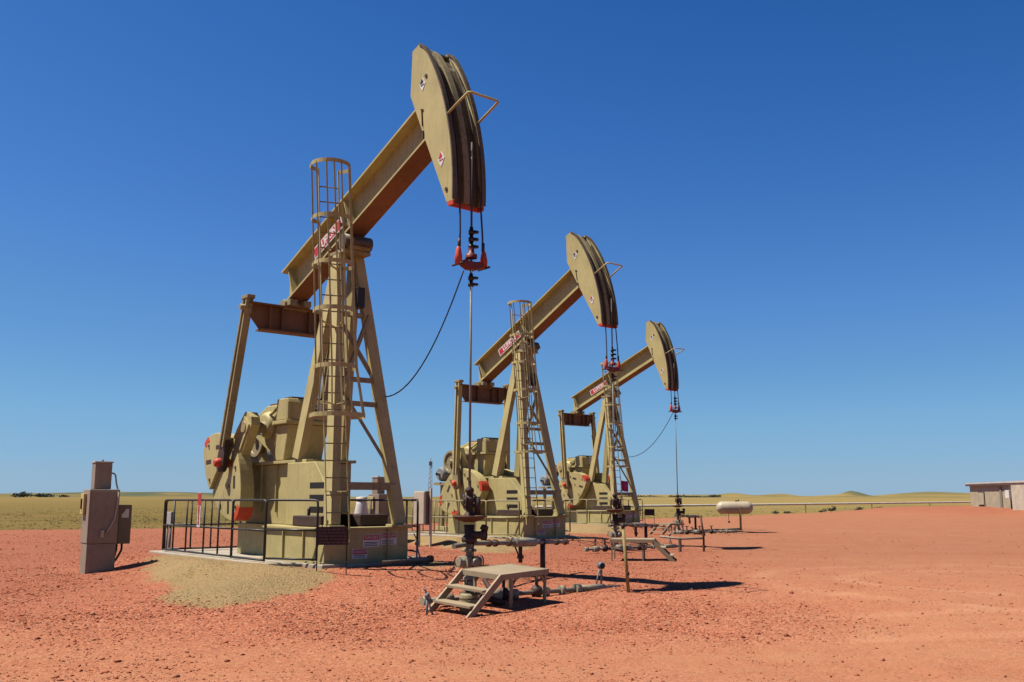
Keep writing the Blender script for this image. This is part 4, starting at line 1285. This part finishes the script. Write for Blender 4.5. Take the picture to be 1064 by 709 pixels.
c1 = (-8.08, 19.2); control_cabinet((c1[0], c1[1], gz(*c1)), R(37), 'tall taupe control cabinet standing alone at the left of the railing')
c2 = (-4.22, 31.3); control_cabinet((c2[0], c2[1], gz(*c2)), R(50), 'tall tan control cabinet seen between the legs of the nearest pump jack')
x, y = -2.72, 29.6
t = empty('panel_box', (x, y, gz(x, y)), R(-48), 'sand-coloured electrical panel box raised on two posts behind the nearest pump jack', 'electrical box')
m = MB(); m.box(-.27, .27, -.12, .16, .66, 1.66); pb = m.build('box', 'cab_pale', t, .012)
m = MB(); m.box(-.25, .25, -.135, -.122, .69, 1.63); m.build('door', 'cab_pale', pb, .004)
m = MB(); m.box(.272, .30, -.1, .14, .66, 1.66); m.build('shaded_side', 'cab_dark', pb)  # dark sheet that paints the shade on the box's right face
m = MB(); m.cyl((-.05, -.138, 1.42), (-.05, -.145, 1.42), .03, 10); m.build('knob', 'galv', pb)
for sx, hh in ((.36, 1.75), (-.22, .66)):
    m = MB(); m.bar((sx, .05, -.1), (sx, .05, hh), .06, .06); m.build('post', 'cab_pale', t)
x, y = -4.72, 30.6
t = empty('meter_housing', (x, y, gz(x, y)), R(15), 'white tapered housing beside the tan cabinet behind the nearest pump jack', 'housing')
m = MB(); m.lathe([(0, -.05), (.24, -.05), (.23, .5), (.17, .85), (.15, 1.0), (0, 1.03)], (0, 0, .4), (0, 0, 1), 20); m.build('body', 'white', t)
m = MB(); m.lathe([(.17, 0), (.17, .12), (0, .14)], (0, 0, 1.36), (0, 0, 1), 16); m.build('cap', 'cab_pale', t)
m = MB(); m.cyl((0, 0, -.1), (0, 0, .4), .12, 10); m.build('pedestal', 'galv', t)

# =====================================================================
# signal cables from the carrier bars
# =====================================================================
def sag(a, b, s, n=16):
    a, b = Vector(a), Vector(b)
    return [a + (b - a) * k / n + Vector((0, 0, -4 * s * (k / n) * (1 - k / n))) for k in range(n + 1)]
for i, lb in ((0, 'black cable drooping from the nearest red carrier bar to the post'), (2, 'thin cable drooping from the farthest carrier bar to the post')):
    A = up(i, 3.0, -.12, 4.9); B = up(i, -.36, .56, 3.12)
    m = MB(); m.tube(sag(A, B, .50), .013, 6)
    o = m.build('signal_cable', 'cable'); tag(o, lb, 'cable')

# =====================================================================
# propane tank, flags, pipe fence, mast, shed
# =====================================================================
x, y = 10.62, 46.6
t = empty('propane_tank', (x, y, gz(x, y)), R(-6), 'cream horizontal gas tank held up on one post at the right', 'gas tank')
m = MB()
R0, HL = .295, .60
prof = [(R0 * math.sin(PI / 2 * k / 6), -HL - .26 * math.cos(PI / 2 * k / 6)) for k in range(7)] + [(R0, 0.)] + [(R0 * math.cos(PI / 2 * k / 6), HL + .26 * math.sin(PI / 2 * k / 6)) for k in range(7)]
m.lathe(prof, (0, 0, 1.05), (1, 0, 0), 28)
tk = m.build('vessel', 'tank', t)
m = MB(); m.bar((.25, -.05, -.1), (.25, -.05, .80), .09, .09); m.bar((.25, -.31, .62), (.25, -.31, 1.12), .05, .03); m.box(.15, .37, -.15, .05, -.06, .02); m.build('post', 'polepaint', t)
m = MB(); m.cyl((.1, 0, 1.33), (.22, 0, 1.42), .03, 8); m.lathe([(.05, 0), (.05, .06)], (.08, 0, 1.33), (0, 0, 1), 10); m.build('filler_valve', 'black', tk)
m = MB(); m.cyl((-.3, 0, .78), (-.3, 0, .45), .012, 6); m.lathe([(0, 0), (.05, 0), (.05, .08), (0, .08)], (-.28, 0, .34), (0, 0, 1), 10); m.build('regulator', 'darkbrown', tk)
# its feed pipe runs back to the wells on the ground
m = MB(); pts = [Vector((10.85, 46.4, 0)), Vector((9.9, 45.6, 0)), Vector((8.6, 44.6, 0)), Vector((7.6, 43.6, 0))]
pts = [Vector((p.x, p.y, gz(p.x, p.y) + .07)) for p in pts]; m.tube(pts, .04, 8)
o = m.build('feed_pipe', 'greypipe'); tag(o, 'rusty grey feed pipe lying between the gas tank and the farthest wellhead', 'pipe')

def flag(loc, h, w, hh, mat, label, rz):
    t = empty('marker_flag', loc, rz, label, 'flag')
    m = MB(); m.cyl((0, 0, -.1), (0, 0, h), .02, 6); m.build('pole', 'galv', t)
    m = MB(); n = 8; vs = []; fs = []
    for k in range(n + 1):
        x = w * k / n; yv = .05 * math.sin(k * 1.1)
        vs += [(x, yv - .004, h - .03 - .04 * k / n), (x, yv - .004, h - hh - .06 * k / n), (x, yv + .004, h - .03 - .04 * k / n), (x, yv + .004, h - hh - .06 * k / n)]
    for k in range(n):
        o_ = 4 * k
        fs += [(o_, o_ + 1, o_ + 5, o_ + 4), (o_ + 2, o_ + 6, o_ + 7, o_ + 3), (o_, o_ + 4, o_ + 6, o_ + 2), (o_ + 1, o_ + 3, o_ + 7, o_ + 5)]
    fs += [(0, 2, 3, 1), (4 * n, 4 * n + 1, 4 * n + 3, 4 * n + 2)]
    m.add(vs, fs, True); m.build('cloth', mat, t)
flag((5.33, 47.6, gz(5.33, 47.6)), 2.12, .44, .52, 'pink', 'bright pink flag behind the legs of the farthest pump jack', R(-48))
flag((26.6, 115., gz(26.6, 115.)), 1.2, .8, .55, 'orangeflag', 'small orange flag out in the grass above the gas tank', R(10))

t = empty('pipe_fence', (0, 0, 0), 0, 'long white pipe on low posts crossing the prairie behind the tank', 'pipe fence')
A = Vector((2.0, 82., .0)); B = Vector((80., 140.5, .0)); n = 16
P = []
for k in range(n + 1):
    q = A + (B - A) * k / n
    zz = np.interp(q.y, [82, 86, 130, 141], [.55, .56, .90, 1.0]); P.append(Vector((q.x, q.y, zz)))
m = MB(); m.tube(P, .105, 8); m.build('pipe', 'whitepipe', t)
for k in range(0, n + 1, 2):
    q = MB(); g = gz(P[k].x, P[k].y); q.bar((P[k].x, P[k].y, min(g, P[k].z - .3) - .1), P[k] - Vector((0, 0, .07)), .06, .06); q.build('post', 'rusty', t)

x, y = -5.2, 62.
t = empty('antenna_mast', (x, y, gz(x, y)), 0, 'thin grey lattice mast behind the middle pump jack motor', 'mast')
m = MB()
for s, q in ((-.14, -.1), (.14, -.1), (0, .14)): m.cyl((s, q, -.2), (s * .6, q * .6, 3.6), .02, 6)
for k in range(12):
    z = k * .3; a = (-.14 * (1 - .4 * z / 3.6), -.1 * (1 - .4 * z / 3.6), z); b = (.14 * (1 - .4 * (z + .3) / 3.6), -.1 * (1 - .4 * (z + .3) / 3.6), z + .3)
    m.cyl(a, b, .012, 5)
m.build('lattice', 'galv', t)
m = MB(); m.box(-.1, .1, -.1, .1, 3.6, 3.85); m.cyl((0, 0, 3.85), (0, 0, 4.1), .02, 6); m.build('head_box', 'galv', t)

sx, sy = 44.9, 95.5
zs = .35
t = empty('shed', (sx, sy, zs), R(-92), 'long low tan metal shed with pale roof on the red berm at right', 'shed')
m = MB(); m.box(0, 26, 0, 9, -1.2, 2.298); wl = m.build('wall', 'shed', t)
m = MB(); m.box(-.25, 26.2, -.30, 9.3, 2.30, 2.42); m.build('roof', 'shed_roof', t)
m = MB(); m.box(-.25, 10.3, -.29, -.262, 2.10, 2.297); m.build('fascia', 'shed_trim', t)
m = MB(); m.box(10.4, 20, -.9, -.34, -1.2, 2.26); m.build('annex', 'cab_pale', t)
m = MB(); m.box(10.3, 20.1, -1.0, -.34, 2.262, 2.42); m.build('annex_roof', 'shed_roof', t)
m = MB(); m.box(1.9, 3.1, -.07, -.032, .1, 1.5); dr = m.build('door', 'shed', t)
m = MB(); m.box(3.1, 3.18, -.10, -.032, .06, 1.54); m.box(1.9, 3.1, -.09, -.032, 1.5, 1.55); m.each('door_frame', 'cab_dark', dr)
m = MB(); m.box(2.45, 3.0, -.3, -.075, -.05, .35); m.build('vent', 'black', t)
m = MB(); m.box(6.3, 6.75, -.07, -.032, -.3, 1.95); m.build('downpipe', 'greypipe', t)
m = MB(); m.box(8.2, 8.95, -.45, -.032, .95, 1.65); m.build('meter_box', 'white', t, .02)
m = MB(); m.tube([(9.3, -.3, 1.65), (9.3, -.3, .9), (9.1, -.3, .7), (9.1, -.3, -.4)], .12, 8); m.build('conduit', 'darkbrown', t)
m = MB(); m.lathe([(.25, 0), (.25, .35), (.32, .36), (.32, .45), (0, .5)], (11.2, 1.5, 2.46), (0, 0, 1), 14); m.build('roof_vent', 'rusty', t)

# =====================================================================
# far vegetation, small things in the field
# =====================================================================
def crown_mesh(rx, ry, rz, n, leaf, seed):
    rr = np.random.default_rng(seed)
    cl = rr.normal(0, .5, (9, 3)) * (rx, ry, rz * .6) + (0, 0, rz * .9)
    vs = []; fs = []
    for k in range(n):
        c = cl[rr.integers(9)] + rr.normal(0, .30, 3) * (rx, ry, rz)
        if c[2] < .1: c[2] = abs(c[2]) + .1
        a = rr.normal(0, 1, 3); a /= np.linalg.norm(a); b = np.cross(a, rr.normal(0, 1, 3)); b /= np.linalg.norm(b)
        s = leaf * rr.uniform(.6, 1.4)
        o = len(vs); vs += [c + a * s, c + b * s, c - a * s, c - b * s]; fs.append((o, o + 1, o + 2, o + 3))
    m = MB(); m.add(vs, fs); return m
def far_tree(x, y, w, h, label, seed, group):
    t = empty('tree', (x, y, gz(x, y) - .3), 0, label, 'tree', group)
    crown_mesh(w * .5, w * .35, h * .45, 420, w * .055, seed).build('crown', 'leaf', t)
    m = MB(); m.tube([(0, 0, -.5), (.1, 0, h * .35), (.05, .1, h * .6)], [w * .03, w * .022, w * .01], 6); m.build('trunk', 'bark', t)
for k, (px, D, w, h, lb) in enumerate(((26, 830, 9, 5.0, 'dark round tree clump farthest left on the skyline'), (34, 835, 8, 5.5, 'dark tree clump second from left on the skyline'),
        (50, 840, 12, 4.2, 'wide low tree clump left of the taupe cabinet on the skyline'), (72, 860, 8, 2.6, 'smallest tree clump just left of the taupe cabinet'))):
    far_tree((px - 532) * D / 1000., D, w, h, lb, 100 + k, 'trees on the left skyline')
far_tree((738 - 532) * 1.1, 1100, 7, 5, 'tiny dark tree on the skyline left of the gas tank', 120, 'trees on the right skyline')
far_tree((745 - 532) * 1.1, 1105, 6, 4, 'tiny dark tree on the skyline above the gas tank', 121, 'trees on the right skyline')
for k, (x_, y_, s_, lb) in enumerate(((26.2, 97., .34, 'small dark shrub in the grass, the nearer of two just right of the gas tank'), (27.9, 99., .34, 'small dark shrub in the grass, the farther of two just right of the gas tank'), (33.0, 104.5, .30, 'tiny dark shrub at the edge of the grass halfway between tank and shed'), (36.8, 113., .55, 'dark low shrub in the grass farthest left of the shed'), (41.5, 117., .5, 'pale grey shrub in the grass midway to the shed'), (46.5, 124., .5, 'dark low shrub in the grass nearest the shed'))):
    m = crown_mesh(s_, s_ * .7, s_ * .5, 160, s_ * .14, 200 + k)
    t = empty('shrub', (x_, y_, gz(x_, y_)), 0, lb, 'shrub')
    m.build('foliage', 'leaf', t)
    q = MB(); q.tube([(0, 0, -.1), (.02, 0, s_ * .6)], .03, 5); q.build('stem', 'bark', t)
o = bpy.data.meshes.new('shrub_line')
m = MB()
for k in range(60):
    px = random.uniform(640, 742) ; D = random.uniform(1150, 1250)
    x_ = (px - 532) * D / 1000.; cm = crown_mesh(4.5, 3, random.uniform(.8, 1.8), 60, .8, 300 + k)
    z_ = gz(x_, D)
    m.add([(v[0] + x_, v[1] + D, v[2] + z_ - .4) for v in cm.v], cm.f)
o = m.build('shrub_belt', 'leaf'); tag(o, 'dark belt of far shrubs along the skyline behind the farthest well', 'shrub belt', kind='stuff')

# =====================================================================
# sun, sky, camera
# =====================================================================
EL = R(62); SDIR = Vector((-.997 * math.cos(EL), -.07 * math.cos(EL), math.sin(EL))).normalized()
w = bpy.data.worlds.new('World'); S.world = w; w.use_nodes = True
nt = w.node_tree
bg = nt.nodes['Background']
sky = N(nt, 'ShaderNodeTexSky', sky_type='NISHITA')
sky.sun_disc = False
sky.sun_elevation = EL
sky.sun_rotation = math.atan2(SDIR.x, SDIR.y)
sky.altitude = 700; sky.air_density = 1.0; sky.dust_density = .25; sky.ozone_density = 3.0
# the deep saturated blue of clear dry air: a tone curve per channel on the sky colour
sep = N(nt, 'ShaderNodeSeparateColor'); com = N(nt, 'ShaderNodeCombineColor')
nt.links.new(sky.outputs['Color'], sep.inputs['Color'])
EXPO = 1.0; STR = .085
# the blue deepens towards the zenith
tcw = N(nt, 'ShaderNodeTexCoord'); sxyz = N(nt, 'ShaderNodeSeparateXYZ'); nt.links.new(tcw.outputs['Generated'], sxyz.inputs[0])
mr = N(nt, 'ShaderNodeMapRange', interpolation_type='SMOOTHSTEP')
for k_, v_ in (('From Min', .45), ('From Max', .9), ('To Min', 1.), ('To Max', .35)): mr.inputs[k_].default_value = v_
nt.links.new(sxyz.outputs['Z'], mr.inputs['Value']); zen = mr.outputs['Result']
CURVES = {'Red': ((0, 0), (.085, .021), (.111, .040), (.176, .093), (.334, .198), (.551, .296), (1, .42)),
          'Green': ((0, 0), (.147, .107), (.189, .156), (.289, .262), (.476, .423), (.604, .468), (1, .65)),
          'Blue': ((0, 0), (.276, .362), (.339, .468), (.457, .617), (.512, .632), (.572, .679), (1, .85))}
for ch, st in CURVES.items():
    rp = ramp(nt, mth(nt, 'MULTIPLY', sep.outputs[ch], STR), st)
    nt.links.new(mth(nt, 'MULTIPLY', mth(nt, 'MULTIPLY', rp.outputs['Color'], zen), 1 / STR / 2 ** EXPO), com.inputs[ch])
nt.links.new(com.outputs['Color'], bg.inputs['Color'])
bg.inputs['Strength'].default_value = STR
sl = bpy.data.lights.new('sun', 'SUN'); sl.energy = 4.9; sl.angle = R(.53); sl.color = (1, .945, .845)
so = bpy.data.objects.new('sun', sl); COL.objects.link(so)
so.rotation_euler = SDIR.to_track_quat('Z', 'Y').to_euler()

cam = bpy.data.cameras.new('camera'); co = bpy.data.objects.new('camera', cam); COL.objects.link(co)
cam.sensor_width = 36; cam.lens = 36 * 1000 / 1064
cam.clip_start = .1; cam.clip_end = 30000
co.location = (0, 0, 1.15)
co.rotation_euler = (PI / 2 + math.atan(165 / 1000), 0, 0)
S.camera = co
S.view_settings.view_transform = 'Standard'; S.view_settings.look = 'None'
S.view_settings.gamma = 1; S.view_settings.exposure = EXPO
S.view_settings.use_curve_mapping = False
S.cycles.max_bounces = 6
